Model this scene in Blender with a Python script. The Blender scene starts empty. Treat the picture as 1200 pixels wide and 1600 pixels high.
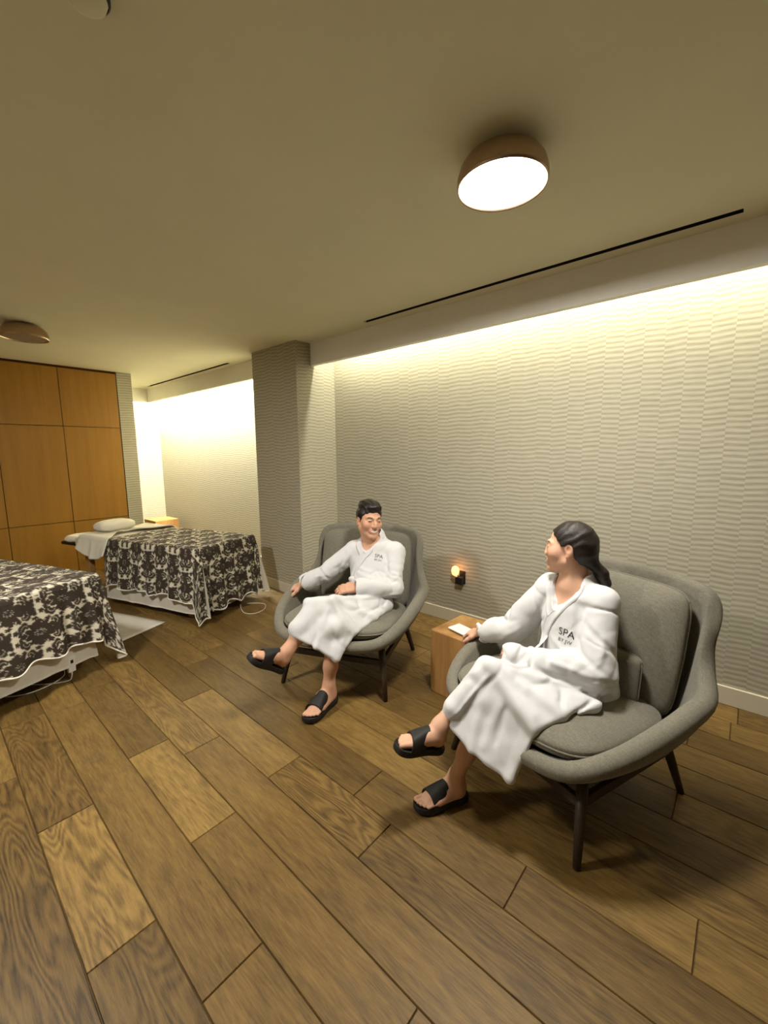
import bpy, math, random
import numpy as np
from mathutils import Vector, Matrix
SC = bpy.context.scene
COL = SC.collection
R_ = math.radians
random.seed(4); RNG = np.random.default_rng(7)

# ------------------------------------------------------------------ camera, world, lights, exposure
EYE = 1.45
yaw, pitch, roll = -0.721070045, -0.139387941, -0.00682704541
fw = Vector((math.sin(yaw)*math.cos(pitch), math.cos(yaw)*math.cos(pitch), math.sin(pitch)))
rt = Vector((math.cos(yaw), -math.sin(yaw), 0)); up = rt.cross(fw)
r2 = rt*math.cos(roll) + up*math.sin(roll); u2 = up*math.cos(roll) - rt*math.sin(roll)
cam = bpy.data.cameras.new('camera'); camo = bpy.data.objects.new('camera', cam); COL.objects.link(camo)
M4 = Matrix.Identity(4)
for i in range(3):
    M4[i][0], M4[i][1], M4[i][2] = r2[i], u2[i], -fw[i]
M4[2][3] = EYE
camo.matrix_world = M4
cam.sensor_width = 36; cam.lens = 648.605361/1600*36; cam.clip_start = 0.02
SC.camera = camo
SC.view_settings.view_transform = 'Standard'; SC.view_settings.look = 'None'
SC.view_settings.gamma = 1; SC.view_settings.use_curve_mapping = False
SC.view_settings.exposure = 0.15
world = bpy.data.worlds.new('world'); SC.world = world; world.use_nodes = True
bgn = world.node_tree.nodes['Background']; bgn.inputs[0].default_value = (1.0, 0.85, 0.6, 1); bgn.inputs[1].default_value = 0.0

LAMP_W = 42.0         # the lit flush ceiling lamp in view
LAMP_C = (1.0, 0.955, 0.88)
ROOM_W = 62.0         # the ceiling lamps of the same kind behind the camera
COVE_W = 64.0; COVE_C = (1.0, 0.95, 0.76)
ALC_W = 330.0

def area(name, loc, rot, sx, sy, w, c, shape='RECTANGLE'):
    L = bpy.data.lights.new(name, 'AREA'); L.shape = shape; L.size = sx; L.size_y = sy; L.energy = w; L.color = c
    o = bpy.data.objects.new(name, L); COL.objects.link(o); o.location = loc; o.rotation_euler = rot
    return o

# ------------------------------------------------------------------ helpers
def tag(o, label=None, cat=None, group=None, kind=None):
    if label: o['label'] = label
    if cat: o['category'] = cat
    if group: o['group'] = group
    if kind: o['kind'] = kind
    return o
def empty(name, loc, rz=0):
    o = bpy.data.objects.new(name, None); COL.objects.link(o); o.location = loc; o.rotation_euler = (0, 0, rz)
    o.empty_display_size = .1
    return o
def mesh_obj(name, V, F, mat, parent=None, smooth=True, col=None, uv=None, facemat=None):
    me = bpy.data.meshes.new(name)
    V = np.asarray(V, dtype=np.float32)
    if isinstance(F, np.ndarray):
        me.vertices.add(len(V)); me.vertices.foreach_set('co', V.ravel())
        k = F.shape[1]; me.loops.add(F.size); me.loops.foreach_set('vertex_index', F.ravel().astype(np.int32))
        me.polygons.add(len(F)); me.polygons.foreach_set('loop_start', np.arange(0, F.size, k, dtype=np.int32))
        me.update(calc_edges=True); me.validate()
    else:
        me.from_pydata([tuple(map(float, v)) for v in V], [], F)
    if smooth: me.polygons.foreach_set('use_smooth', np.ones(len(me.polygons), bool))
    if col is not None:
        a = me.color_attributes.new('Col', 'FLOAT_COLOR', 'POINT')
        c = np.ones((len(V), 4), np.float32); c[:, :3] = col; a.data.foreach_set('color', c.ravel())
    if uv is not None:
        l = me.uv_layers.new(name='UVMap'); vi = np.zeros(len(me.loops), np.int32); me.loops.foreach_get('vertex_index', vi)
        l.data.foreach_set('uv', np.asarray(uv, np.float32)[vi].ravel())
    for m in (mat if isinstance(mat, (list, tuple)) else [mat]): me.materials.append(m)
    if facemat is not None: me.polygons.foreach_set('material_index', np.asarray(facemat, np.int32))
    me.update()
    o = bpy.data.objects.new(name, me); COL.objects.link(o)
    if parent: o.parent = parent
    return o
class MB:
    def __init__(s): s.V = []; s.F = []
    def add(s, V, F):
        n = len(s.V); s.V += [tuple(v) for v in V]; s.F += [tuple(i+n for i in f) for f in F]; return s
    def box(s, lo, hi, M=None, bev=0.0):
        x0, y0, z0 = lo; x1, y1, z1 = hi
        if bev <= 0:
            V = [(x, y, z) for x in (x0, x1) for y in (y0, y1) for z in (z0, z1)]
            F = [(0, 1, 3, 2), (4, 6, 7, 5), (0, 4, 5, 1), (2, 3, 7, 6), (0, 2, 6, 4), (1, 5, 7, 3)]
        else:
            import bmesh
            bm = bmesh.new(); bmesh.ops.create_cube(bm, size=1)
            for v in bm.verts: v.co = Vector(((x0+x1)/2+v.co.x*(x1-x0), (y0+y1)/2+v.co.y*(y1-y0), (z0+z1)/2+v.co.z*(z1-z0)))
            bmesh.ops.bevel(bm, geom=bm.edges[:], offset=bev, segments=2, affect='EDGES', profile=.5)
            bm.verts.index_update(); V = [tuple(v.co) for v in bm.verts]; F = [tuple(v.index for v in f.verts) for f in bm.faces]; bm.free()
        if M is not None: V = [tuple(M @ Vector(v)) for v in V]
        return s.add(V, F)
    def grid(s, rows, cu=False, cv=False, cap0=False, cap1=False):
        nr, nc = len(rows), len(rows[0]); V = [p for r in rows for p in r]; F = []
        for i in range(nr if cv else nr-1):
            for j in range(nc if cu else nc-1):
                a, b = i*nc+j, i*nc+(j+1) % nc; c, d = ((i+1) % nr)*nc+(j+1) % nc, ((i+1) % nr)*nc+j
                F.append((a, b, c, d))
        if cap0: F.append(tuple(range(nc-1, -1, -1)))
        if cap1: F.append(tuple((nr-1)*nc+j for j in range(nc)))
        return s.add(V, F)
    def tube(s, pts, r, seg=10, caps=True):
        P = [Vector(p) for p in pts]; rs = r if isinstance(r, (list, tuple)) else [r]*len(P); rows = []; n = None
        for i, p in enumerate(P):
            t = (P[min(i+1, len(P)-1)]-P[max(i-1, 0)]).normalized()
            if n is None: n = t.orthogonal().normalized()
            else: n = (n - t*n.dot(t)).normalized()
            b = t.cross(n)
            rows.append([tuple(p + (n*math.cos(2*math.pi*k/seg) + b*math.sin(2*math.pi*k/seg))*rs[i]) for k in range(seg)])
        return s.grid(rows, cu=True, cap0=caps, cap1=caps)
    def lathe(s, prof, c=(0, 0, 0), seg=48):
        rows = [[(c[0]+r*math.cos(2*math.pi*k/seg), c[1]+r*math.sin(2*math.pi*k/seg), c[2]+z) for k in range(seg)] for r, z in prof]
        return s.grid(rows, cu=True)
    def build(s, name, mat, parent=None, smooth=True, **k): return mesh_obj(name, s.V, s.F, mat, parent, smooth, **k)
def autosmooth(o, ang=40):
    me = o.data
    try: me.set_sharp_from_angle(angle=R_(ang))
    except Exception: pass
    return o
def spline(P, n):
    """Catmull-Rom through P (list of tuples), n samples in all."""
    P = np.array(P, float); m = len(P); out = []
    for t in np.linspace(0, m-1, n):
        i = min(int(t), m-2); f = t-i
        p0, p1, p2, p3 = P[max(i-1, 0)], P[i], P[i+1], P[min(i+2, m-1)]
        out.append(.5*((2*p1)+(p2-p0)*f+(2*p0-5*p1+4*p2-p3)*f*f+(3*p1-p0-3*p2+p3)*f**3))
    return np.array(out)

# ------------------------------------------------------------------ materials
def new_mat(name):
    m = bpy.data.materials.new(name); m.use_nodes = True; nt = m.node_tree
    return m, nt, nt.nodes['Principled BSDF']
def N(nt, t, **k):
    n = nt.nodes.new(t)
    for a, v in k.items():
        if a == 'op': n.operation = v
        else: setattr(n, a, v)
    return n
def L(nt, a, b): nt.links.new(a, b)
def math_n(nt, op, a, b=None, c=None):
    n = nt.nodes.new('ShaderNodeMath'); n.operation = op
    for i, x in enumerate((a, b, c)):
        if x is None: continue
        if isinstance(x, (int, float)): n.inputs[i].default_value = x
        else: nt.links.new(x, n.inputs[i])
    return n.outputs[0]
def ramp(nt, fac, stops, interp='LINEAR'):
    n = nt.nodes.new('ShaderNodeValToRGB'); n.color_ramp.interpolation = interp; e = n.color_ramp.elements
    while len(e) > len(stops): e.remove(e[-1])
    while len(e) < len(stops): e.new(1)
    for k, (p, c) in zip(e, stops): k.position = p; k.color = (*c, 1)
    nt.links.new(fac, n.inputs[0]); return n.outputs[0]
def noise(nt, vec, scale, detail=3, rough=.55, dist=0):
    n = nt.nodes.new('ShaderNodeTexNoise'); n.inputs['Scale'].default_value = scale; n.inputs['Detail'].default_value = detail
    n.inputs['Roughness'].default_value = rough; n.inputs['Distortion'].default_value = dist
    if vec is not None: nt.links.new(vec, n.inputs['Vector'])
    return n.outputs['Fac']
def mapping(nt, vec, scale=(1, 1, 1), loc=(0, 0, 0), rot=(0, 0, 0)):
    n = nt.nodes.new('ShaderNodeMapping'); n.inputs['Scale'].default_value = scale; n.inputs['Location'].default_value = loc; n.inputs['Rotation'].default_value = rot
    nt.links.new(vec, n.inputs['Vector']); return n.outputs[0]
def bump(nt, bsdf, h, strength=.3, dist=.01):
    n = nt.nodes.new('ShaderNodeBump'); n.inputs['Strength'].default_value = strength; n.inputs['Distance'].default_value = dist
    nt.links.new(h, n.inputs['Height']); nt.links.new(n.outputs[0], bsdf.inputs['Normal'])
def mixc(nt, fac, a, b, mode='MIX'):
    n = nt.nodes.new('ShaderNodeMix'); n.data_type = 'RGBA'; n.blend_type = mode
    for s, x in ((0, fac), (6, a), (7, b)):
        if isinstance(x, (int, float)): n.inputs[s].default_value = x
        elif isinstance(x, tuple): n.inputs[s].default_value = (*x, 1)
        else: nt.links.new(x, n.inputs[s])
    return n.outputs[2]
def objco(nt): return N(nt, 'ShaderNodeTexCoord').outputs['Object']
def plain(name, c, rough=.6, metal=0, spec=.5, nscale=0, namt=.15, bstr=0, bscale=None, sheen=0, co='Object', stretch=(1, 1, 1)):
    m, nt, b = new_mat(name)
    b.inputs['Roughness'].default_value = rough; b.inputs['Metallic'].default_value = metal
    b.inputs['Specular IOR Level'].default_value = spec
    b.inputs['Base Color'].default_value = (*c, 1)
    if sheen: b.inputs['Sheen Weight'].default_value = sheen
    if nscale or bstr:
        v = mapping(nt, N(nt, 'ShaderNodeTexCoord').outputs[co], stretch)
        if nscale:
            f = noise(nt, v, nscale, 4)
            L(nt, ramp(nt, f, [(.3, tuple(x*(1-namt) for x in c)), (.7, tuple(min(1, x*(1+namt)) for x in c))]), b.inputs['Base Color'])
        if bstr: bump(nt, b, noise(nt, v, bscale or nscale, 4, .65), bstr, .004)
    return m

MAT = {}
def wallpaper_mat():
    m, nt, b = new_mat('woven_wallpaper')
    uv = N(nt, 'ShaderNodeTexCoord').outputs['UV']; sp = N(nt, 'ShaderNodeSeparateXYZ'); L(nt, uv, sp.inputs[0])
    u, v = sp.outputs[0], sp.outputs[1]
    c = math_n(nt, 'DIVIDE', u, .105); ci = math_n(nt, 'FLOOR', c); cf = math_n(nt, 'SUBTRACT', c, ci)
    wn = N(nt, 'ShaderNodeTexWhiteNoise', noise_dimensions='1D'); L(nt, ci, wn.inputs['W'])
    par = math_n(nt, 'PINGPONG', ci, 1)
    off = math_n(nt, 'ADD', math_n(nt, 'MULTIPLY', wn.outputs[0], .018), math_n(nt, 'MULTIPLY', par, .0165))
    cx = N(nt, 'ShaderNodeCombineXYZ'); L(nt, math_n(nt, 'MULTIPLY', u, 1.2), cx.inputs[0]); L(nt, math_n(nt, 'MULTIPLY', v, 18.0), cx.inputs[1]); L(nt, math_n(nt, 'MULTIPLY', ci, 3.7), cx.inputs[2])
    nz = noise(nt, cx.outputs[0], 1.0, 2)
    cx2 = N(nt, 'ShaderNodeCombineXYZ'); L(nt, math_n(nt, 'MULTIPLY', u, 14.0), cx2.inputs[0]); L(nt, math_n(nt, 'MULTIPLY', v, 190.0), cx2.inputs[1]); L(nt, math_n(nt, 'MULTIPLY', ci, 1.3), cx2.inputs[2])
    fine = noise(nt, cx2.outputs[0], 1.0, 3)
    bow = math_n(nt, 'MULTIPLY', math_n(nt, 'SUBTRACT', cf, .5), math_n(nt, 'SUBTRACT', math_n(nt, 'MULTIPLY', par, .012), .006))
    ph = math_n(nt, 'ADD', math_n(nt, 'ADD', v, off), math_n(nt, 'ADD', math_n(nt, 'MULTIPLY', nz, .013), bow))
    s = math_n(nt, 'MULTIPLY_ADD', math_n(nt, 'SINE', math_n(nt, 'MULTIPLY', ph, 2*math.pi/.031)), .5, .5)
    f = math_n(nt, 'ADD', math_n(nt, 'MULTIPLY', s, .46), math_n(nt, 'MULTIPLY', fine, .62))
    col = ramp(nt, f, [(.16, (.275, .255, .185)), (.45, (.38, .355, .27)), (.84, (.50, .475, .375))])
    L(nt, col, b.inputs['Base Color']); b.inputs['Roughness'].default_value = .62; b.inputs['Specular IOR Level'].default_value = .25
    bump(nt, b, f, .10, .003)
    return m
def oak_floor_mat():
    m, nt, b = new_mat('brushed_oak_planks')
    uv = N(nt, 'ShaderNodeTexCoord').outputs['UV']
    at = N(nt, 'ShaderNodeAttribute', attribute_name='Col'); sp = N(nt, 'ShaderNodeSeparateColor'); L(nt, at.outputs['Color'], sp.inputs[0])
    tone, kind = sp.outputs[0], sp.outputs[1]
    cn = noise(nt, mapping(nt, uv, (.85, 5.2, 1)), 1.0, 2.6, .5)
    cath = math_n(nt, 'SINE', math_n(nt, 'MULTIPLY', cn, 2*math.pi*26))
    cath = math_n(nt, 'MULTIPLY', cath, math_n(nt, 'MULTIPLY_ADD', math_n(nt, 'POWER', kind, 3.0), .075, .008))
    pores = noise(nt, mapping(nt, uv, (15, 170, 1)), 1.0, 4, .72)
    fleck = noise(nt, mapping(nt, uv, (7, 48, 1), (3, 1, 0)), 1.0, 3, .6, .4)
    big = noise(nt, mapping(nt, uv, (1.8, 8, 1)), 1.0, 4)
    blot = noise(nt, mapping(nt, uv, (3.4, 7, 1), (4, 9, 0)), 1.0, 3)
    g = math_n(nt, 'ADD', cath, math_n(nt, 'ADD', math_n(nt, 'MULTIPLY', pores, .40), math_n(nt, 'ADD', math_n(nt, 'MULTIPLY', big, .30), math_n(nt, 'MULTIPLY', fleck, .34))))
    base = ramp(nt, g, [(.30, (.036, .0195, .006)), (.45, (.112, .066, .0185)), (.60, (.193, .117, .033)), (.80, (.278, .178, .058))])
    tn = ramp(nt, tone, [(0, (.50, .47, .42)), (.5, (.92, .90, .86)), (1, (1.32, 1.34, 1.32))])
    col = mixc(nt, 1.0, base, tn, 'MULTIPLY')
    col = mixc(nt, ramp(nt, blot, [(.63, (0, 0, 0)), (.78, (.62, .62, .62))]), col, (.060, .042, .020))
    L(nt, col, b.inputs['Base Color'])
    L(nt, math_n(nt, 'MULTIPLY_ADD', pores, .25, .36), b.inputs['Roughness']); b.inputs['Specular IOR Level'].default_value = .32
    bump(nt, b, math_n(nt, 'ADD', math_n(nt, 'MULTIPLY', pores, .6), math_n(nt, 'MULTIPLY', cath, .8)), .35, .003)
    return m
def veneer(name, c0, c1, sc=1.0, vert=True, rough=.4, knots=False):
    m, nt, b = new_mat(name); v = objco(nt)
    st = (14*sc, 14*sc, .9*sc) if vert else (1.2*sc, 12*sc, 12*sc)
    n1 = noise(nt, mapping(nt, v, st), 1.0, 5, .6, .6); n2 = noise(nt, mapping(nt, v, tuple(x*5 for x in st)), 1.0, 3, .6)
    f = math_n(nt, 'ADD', math_n(nt, 'MULTIPLY', n1, .75), math_n(nt, 'MULTIPLY', n2, .25))
    col = ramp(nt, f, [(.3, c0), (.7, c1)])
    if knots:
        vo = N(nt, 'ShaderNodeTexVoronoi'); vo.inputs['Scale'].default_value = 4.2; L(nt, mapping(nt, v, (1, 1, .8), (.31, .12, .22)), vo.inputs['Vector'])
        col = mixc(nt, ramp(nt, math_n(nt, 'ADD', vo.outputs['Distance'], math_n(nt, 'MULTIPLY', n2, .10)), [(.10, (.85, .85, .85)), (.17, (0, 0, 0))]), col, (.11, .045, .012))
    L(nt, col, b.inputs['Base Color']); b.inputs['Roughness'].default_value = rough
    b.inputs['Specular IOR Level'].default_value = .35
    bump(nt, b, n2, .1, .002)
    return m
def tweed(name, c):
    m, nt, b = new_mat(name); v = objco(nt)
    n1 = noise(nt, v, 380, 2, .7); n2 = noise(nt, mapping(nt, v, (1, 1, 1)), 5, 3)
    n3 = noise(nt, mapping(nt, v, (260, 40, 260)), 1, 2); n4 = noise(nt, mapping(nt, v, (40, 260, 60)), 1, 2)
    f = math_n(nt, 'ADD', math_n(nt, 'MULTIPLY', n1, .5), math_n(nt, 'ADD', math_n(nt, 'MULTIPLY', n3, .3), math_n(nt, 'MULTIPLY', n4, .3)))
    f = math_n(nt, 'ADD', f, math_n(nt, 'MULTIPLY', n2, .12))
    L(nt, ramp(nt, f, [(.35, tuple(x*.58 for x in c)), (.62, c), (.85, tuple(x*1.5 for x in c))]), b.inputs['Base Color'])
    b.inputs['Roughness'].default_value = .92; b.inputs['Specular IOR Level'].default_value = .15; b.inputs['Sheen Weight'].default_value = .15
    bump(nt, b, f, .45, .003)
    return m
def vcol(name, rough=.8, bstr=0, bscale=200, spec=.3, sss=0, sheen=0, mult=None):
    m, nt, b = new_mat(name); at = N(nt, 'ShaderNodeAttribute', attribute_name='Col')
    L(nt, at.outputs['Color'], b.inputs['Base Color']); b.inputs['Roughness'].default_value = rough; b.inputs['Specular IOR Level'].default_value = spec
    if sss: b.inputs['Subsurface Weight'].default_value = sss; b.inputs['Subsurface Radius'].default_value = (.02, .008, .004); b.inputs['Subsurface Scale'].default_value = .5
    if sheen: b.inputs['Sheen Weight'].default_value = sheen
    if bstr: bump(nt, b, noise(nt, objco(nt), bscale, 3, .6), bstr, .003)
    return m
def emis(name, c, s, base=(.8, .8, .8)):
    m, nt, b = new_mat(name); b.inputs['Base Color'].default_value = (*base, 1)
    b.inputs['Emission Color'].default_value = (*c, 1); b.inputs['Emission Strength'].default_value = s; return m
MAT['paper'] = wallpaper_mat(); MAT['oak'] = oak_floor_mat()
MAT['ceil'] = plain('ceiling_paint', (.80, .785, .60), .9, spec=.1, nscale=3, namt=.02, bstr=.06, bscale=90)
MAT['soffit'] = plain('soffit_paint', (.92, .91, .86), .85, spec=.15, nscale=4, namt=.02)
MAT['skirting'] = plain('skirting_paint', (.60, .55, .42), .5, spec=.3, nscale=6, namt=.03)
MAT['wall_dark'] = plain('dark_wall_paint', (.16, .13, .09), .85, spec=.1, nscale=4, namt=.03)
MAT['wallpaint'] = plain('wall_paint', (.70, .65, .53), .85, spec=.1, nscale=4, namt=.03)
MAT['gap'] = plain('dark_gap', (.012, .008, .005), .9, spec=.1)
MAT['joint'] = plain('shadow_joint', (.075, .028, .008), .9, spec=.1)
MAT['panel'] = veneer('honey_veneer', (.29, .140, .018), (.37, .190, .028), .9)
MAT['block'] = veneer('oak_block', (.22, .098, .026), (.50, .285, .098), .55, True, .55, True)
MAT['brass'] = plain('brushed_bronze', (.46, .34, .23), .34, 1.0, .5, nscale=40, namt=.12, stretch=(1, 1, 12))
MAT['black'] = plain('black_plastic', (.012, .011, .011), .45, 0, .4)
MAT['slide'] = plain('black_foam_rubber', (.016, .015, .014), .62, 0, .35, bstr=.2, bscale=260, nscale=60)
MAT['darkwood'] = plain('dark_stained_legs', (.040, .026, .016), .45, 0, .4, nscale=30, namt=.3, stretch=(4, 4, .6))
MAT['tweed'] = tweed('grey_tweed', (.180, .166, .128))
MAT['robe'] = plain('white_terry_cotton', (.62, .62, .62), .95, 0, .1, nscale=9, namt=.03, bstr=.22, bscale=330, sheen=.2)
MAT['sheet'] = plain('cream_cotton_sheet', (.66, .62, .53), .9, 0, .1, nscale=8, namt=.05, bstr=.2, bscale=60)
MAT['towel'] = plain('cream_towel', (.72, .68, .58), .95, 0, .1, nscale=8, namt=.05, bstr=.5, bscale=160)
MAT['ceramic'] = plain('white_ceramic', (.80, .80, .77), .25, 0, .5)
MAT['plastic'] = plain('white_plastic', (.75, .73, .66), .4, 0, .4)
MAT['cover'] = vcol('damask_plush', .95, .5, 120, .1, 0, .1)
MAT['skin'] = vcol('skin', .5, .05, 500, .35, .12)
MAT['hair'] = plain('black_hair', (.010, .007, .005), .42, 0, .4, nscale=60, namt=.5, bstr=.35, bscale=180, stretch=(1, 1, 1))
MAT['hair_long'] = plain('dark_tied_hair', (.013, .008, .006), .40, 0, .45, nscale=1, namt=.6, bstr=.5, bscale=1, stretch=(30, 330, 330))
MAT['thread'] = plain('black_thread', (.015, .015, .015), .8)
# ------------------------------------------------------------------ room shell
CZ = 2.505; WY = 2.98; PX1, PX0, PYF = -3.286, -4.03, 2.50
FX = -6.177; AX = -7.86; SY = 2.675; SB = 2.30
XN, YN = 2.6, -2.4    # unseen near walls
def struct(o, label=None): o['kind'] = 'structure'; return o
def quad_wall(name, quads, mat):
    """quads: (p0, p1, z0, z1) vertical rectangles with a metric UV"""
    V, F, U = [], [], []; run = 0
    for (x0, y0), (x1, y1), z0, z1 in quads:
        n = len(V); d = math.hypot(x1-x0, y1-y0); u0 = x0 + .015 if abs(x1-x0) > abs(y1-y0) else y0
        sgn = 1 if (x1-x0)+(y1-y0) > 0 else -1
        V += [(x0, y0, z0), (x1, y1, z0), (x1, y1, z1), (x0, y0, z1)]; F.append((n, n+1, n+2, n+3))
        U += [(u0, z0), (u0+sgn*d, z0), (u0+sgn*d, z1), (u0, z1)]
    return struct(mesh_obj(name, V, F, mat, smooth=False, uv=U))
quad_wall('wall_right', [((XN, WY), (PX1, WY), 0, CZ+.2)], MAT['paper'])
quad_wall('wall_pillar', [((PX1, WY+.0), (PX1, PYF), 0, CZ), ((PX1, PYF), (PX0, PYF), 0, CZ), ((PX0, PYF), (PX0, WY), 0, CZ)], MAT['paper'])
quad_wall('wall_alcove', [((PX0, WY), (AX, WY), 0, CZ+.2), ((AX, WY), (AX, 2.042), 0, CZ+.2), ((AX, 2.042), (FX-.0, 2.042), 0, CZ+.2), ((FX, 2.042), (FX, 1.872), 0, CZ)], MAT['paper'])
quad_wall('wall_near', [((XN, YN), (XN, WY), 0, CZ)], MAT['wall_dark'])
quad_wall('wall_left', [((FX, YN), (XN, YN), 0, CZ)], MAT['wallpaint'])
# far wall: honey veneer panels over a dark shadow gap
far = struct(MB().box((FX-.10, YN, 0), (FX-.024, 1.872, CZ)).build('wall_far', MAT['joint'], smooth=False))
ys = [1.866, 1.2655, .664, .062, -.54, -1.14, -1.74, -2.36]; zs = [.0, .655, 1.801, 2.478]
for i in range(len(ys)-1):
    for j in range(3):
        MB().box((FX-.024, ys[i+1]+.003, zs[j]+(.003 if j else .0)), (FX, ys[i]-.003, zs[j+1]-.003), bev=.0015).build('veneer_panel', MAT['panel'], far, False)
# floor: planks with the joints where the room has them
PW, PY0 = .1862, .1745
joints = {0: [-2.394], 1: [-1.955, -1.285], 2: [-2.86, -.977], 3: [-2.136, -1.463, -.536], 4: [-1.957, .35], 5: [-2.415, -1.52, -.946], 6: [-1.157, -.473]}
V, F, C, U = [], [], [], []
tones = {(1, -1.955): .95, (0, -2.394): .35, (3, -2.136): 1.0, (2, -2.86): .55, (1, -9): .55, (3, -1.463): .5, (5, -2.415): .9, (6, -1.157): .5}
rng = random.Random(11)
r = int((YN-PY0)/PW)-1
while PY0+(r-1)*PW < WY+.02:
    y0 = PY0+(r-1)*PW; y1 = y0+PW
    js = list(joints.get(r, []))
    lo = js[0] if js else -2+rng.uniform(-.7, .7); hi = js[-1] if js else lo
    if not js: js = [lo]
    while lo > -8.2: lo -= rng.uniform(.75, 1.7); js.insert(0, lo)
    while hi < XN+.3: hi += rng.uniform(.8, 1.7); js.append(hi)
    for a, b in zip(js[:-1], js[1:]):
        t = rng.random(); t = .22+.6*t; k = rng.random()**1.5
        key = (r, round(a, 3)); t = tones.get(key, t)
        if r <= 0 and -2.5 < a < -.3: t, k = .22, 1.0
        if key == (5, -1.52): k = 1.0
        if key == (5, -.946): k = .8
        if key == (6, -1.157): t, k = .35, .5
        g = .0011; n = len(V); a2, b2 = max(a, -8.0)+g, min(b, XN)-g
        if b2 <= a2: continue
        y0b, y1b = y0+g, y1-g; e = .002; z = 0.0
        ox, oy = rng.uniform(0, 40), rng.uniform(0, 40)
        ring = [(a2, y0b, -.004), (b2, y0b, -.004), (b2, y1b, -.004), (a2, y1b, -.004), (a2+e, y0b+e, z), (b2-e, y0b+e, z), (b2-e, y1b-e, z), (a2+e, y1b-e, z)]
        V += ring; F += [(n+4, n+5, n+6, n+7), (n, n+1, n+5, n+4), (n+1, n+2, n+6, n+5), (n+2, n+3, n+7, n+6), (n+3, n, n+4, n+7)]
        C += [(t, k, 0)]*8; U += [(p[0]+ox, p[1]+oy) for p in ring]
    r += 1
n = len(V); V += [(-8.1, YN-.1, -.006), (XN+.1, YN-.1, -.006), (XN+.1, WY+.1, -.006), (-8.1, WY+.1, -.006)]; F.append((n, n+1, n+2, n+3)); C += [(0, 0, 0)]*4; U += [(0, 0)]*4
struct(mesh_obj('floor', V, F, MAT['oak'], smooth=False, col=np.array(C), uv=U))
# ceiling slab with the cove slots left open along the wallpapered walls
def ceil_rect(mb, x0, y0, x1, y1): mb.box((x0, y0, CZ), (x1, y1, CZ+.06))
mb = MB()
slots = [(-2.444, -.12, 2.560), (-7.09, -4.66, 2.585)]
sw = .021
ys_ = 2.675
ceil_rect(mb, FX-.1, YN, XN, 2.53); ceil_rect(mb, AX, 2.04, FX-.1, 2.53)
for (a, b, y), (x0, x1) in zip(slots, ((PX1-.37, XN), (AX, PX1-.37))):
    ceil_rect(mb, x0, 2.53, x1, y-sw); ceil_rect(mb, x0, y+sw, x1, ys_)
    ceil_rect(mb, x0, y-sw, a, y+sw); ceil_rect(mb, b, y-sw, x1, y+sw)
mb.box((AX-.05, ys_, CZ+.2), (XN, WY+.05, CZ+.25))
struct(mb.build('ceiling', MAT['ceil'], smooth=False))
# hanging soffit boards (trim) with a lit cove behind them
struct(MB().box((PX1+.001, SY, SB), (XN, SY+.045, CZ+.2)).build('trim_1', MAT['soffit'], smooth=False))
struct(MB().box((-7.43, SY, SB), (PX0-.001, SY+.045, CZ+.2)).box((-7.475, 2.043, SB), (-7.43, SY+.045, CZ+.2)).build('trim_2', MAT['soffit'], smooth=False))
# skirting
def skirt(name, pts, t=.014, h=.108):
    mb = MB()
    for (x0, y0), (x1, y1), (nx, ny) in pts:
        xs, yy = sorted((x0, x1, x0+nx*t, x1+nx*t)), sorted((y0, y1, y0+ny*t, y1+ny*t))
        mb.box((xs[0], yy[0], 0), (xs[-1], yy[-1], h), bev=.002)
    return struct(mb.build(name, MAT['skirting'], smooth=False))
skirt('baseboard_right', [((XN, WY), (PX1+.014, WY), (0, -1))])
skirt('baseboard_pillar', [((PX1, WY), (PX1, PYF-.014), (1, 0)), ((PX1+.014, PYF), (PX0-.014, PYF), (0, -1)), ((PX0, PYF), (PX0, WY-.014), (-1, 0))])
skirt('baseboard_alcove', [((PX0-.014, WY), (AX, WY), (0, -1)), ((AX, WY-.014), (AX, 2.056), (1, 0))])

# ------------------------------------------------------------------ ceiling fittings
for (a, b, y), lab in zip(slots, ('long black air slot in the ceiling above the two armchairs', 'shorter black air slot in the ceiling of the bright alcove')):
    v = empty('air_slot', ((a+b)/2, y, CZ)); tag(v, lab, 'air vent', 'linear air slots')
    hx = (b-a)/2
    MB().box((-hx+.001, -sw+.0005, .02), (hx-.001, sw-.0005, .05)).build('channel', MAT['gap'], v, False)
    MB().box((-hx+.001, -sw, .001), (hx-.001, -sw+.003, .02)).box((-hx+.001, sw-.003, .001), (hx-.001, sw, .02)).build('blade', MAT['black'], v, False)
def ceiling_lamp(loc, label, strength):
    e = empty('ceiling_lamp', loc); tag(e, label, 'lamp', 'flush bronze ceiling lamps')
    prof = [(.055, 0), (.085, -.004), (.115, -.014), (.140, -.030), (.157, -.052), (.166, -.080), (.167, -.103), (.1655, -.112), (.1625, -.113), (.160, -.110), (.159, -.098), (.150, -.060), (.12, -.03), (.05, -.012)]
    prof = [(r*.95, z) for r, z in prof]
    MB().lathe(prof, seg=64).build('housing', MAT['brass'], e)
    m = emis('diffuser_%s' % ('lit' if strength else 'unlit'), LAMP_C, strength, (.30, .25, .17) if not strength else (.8, .8, .8))
    MB().lathe([(.0005, -.1075), (.08, -.1075), (.133, -.106), (.1505, -.103), (.1508, -.098)], seg=48).build('diffuser', m, e)
    return e
LP = (-.756, 1.512, CZ); LF = (-4.505, .735, CZ)
ceiling_lamp(LP, 'glowing round bronze ceiling lamp with lit white diffuser', 9.0)
ceiling_lamp((-2.45, -.35, CZ), 'second lit ceiling lamp, beside the viewer and outside the picture', 9.0)
ceiling_lamp(LF, 'unlit round bronze ceiling lamp near the wood panels', 0.0)
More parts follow.
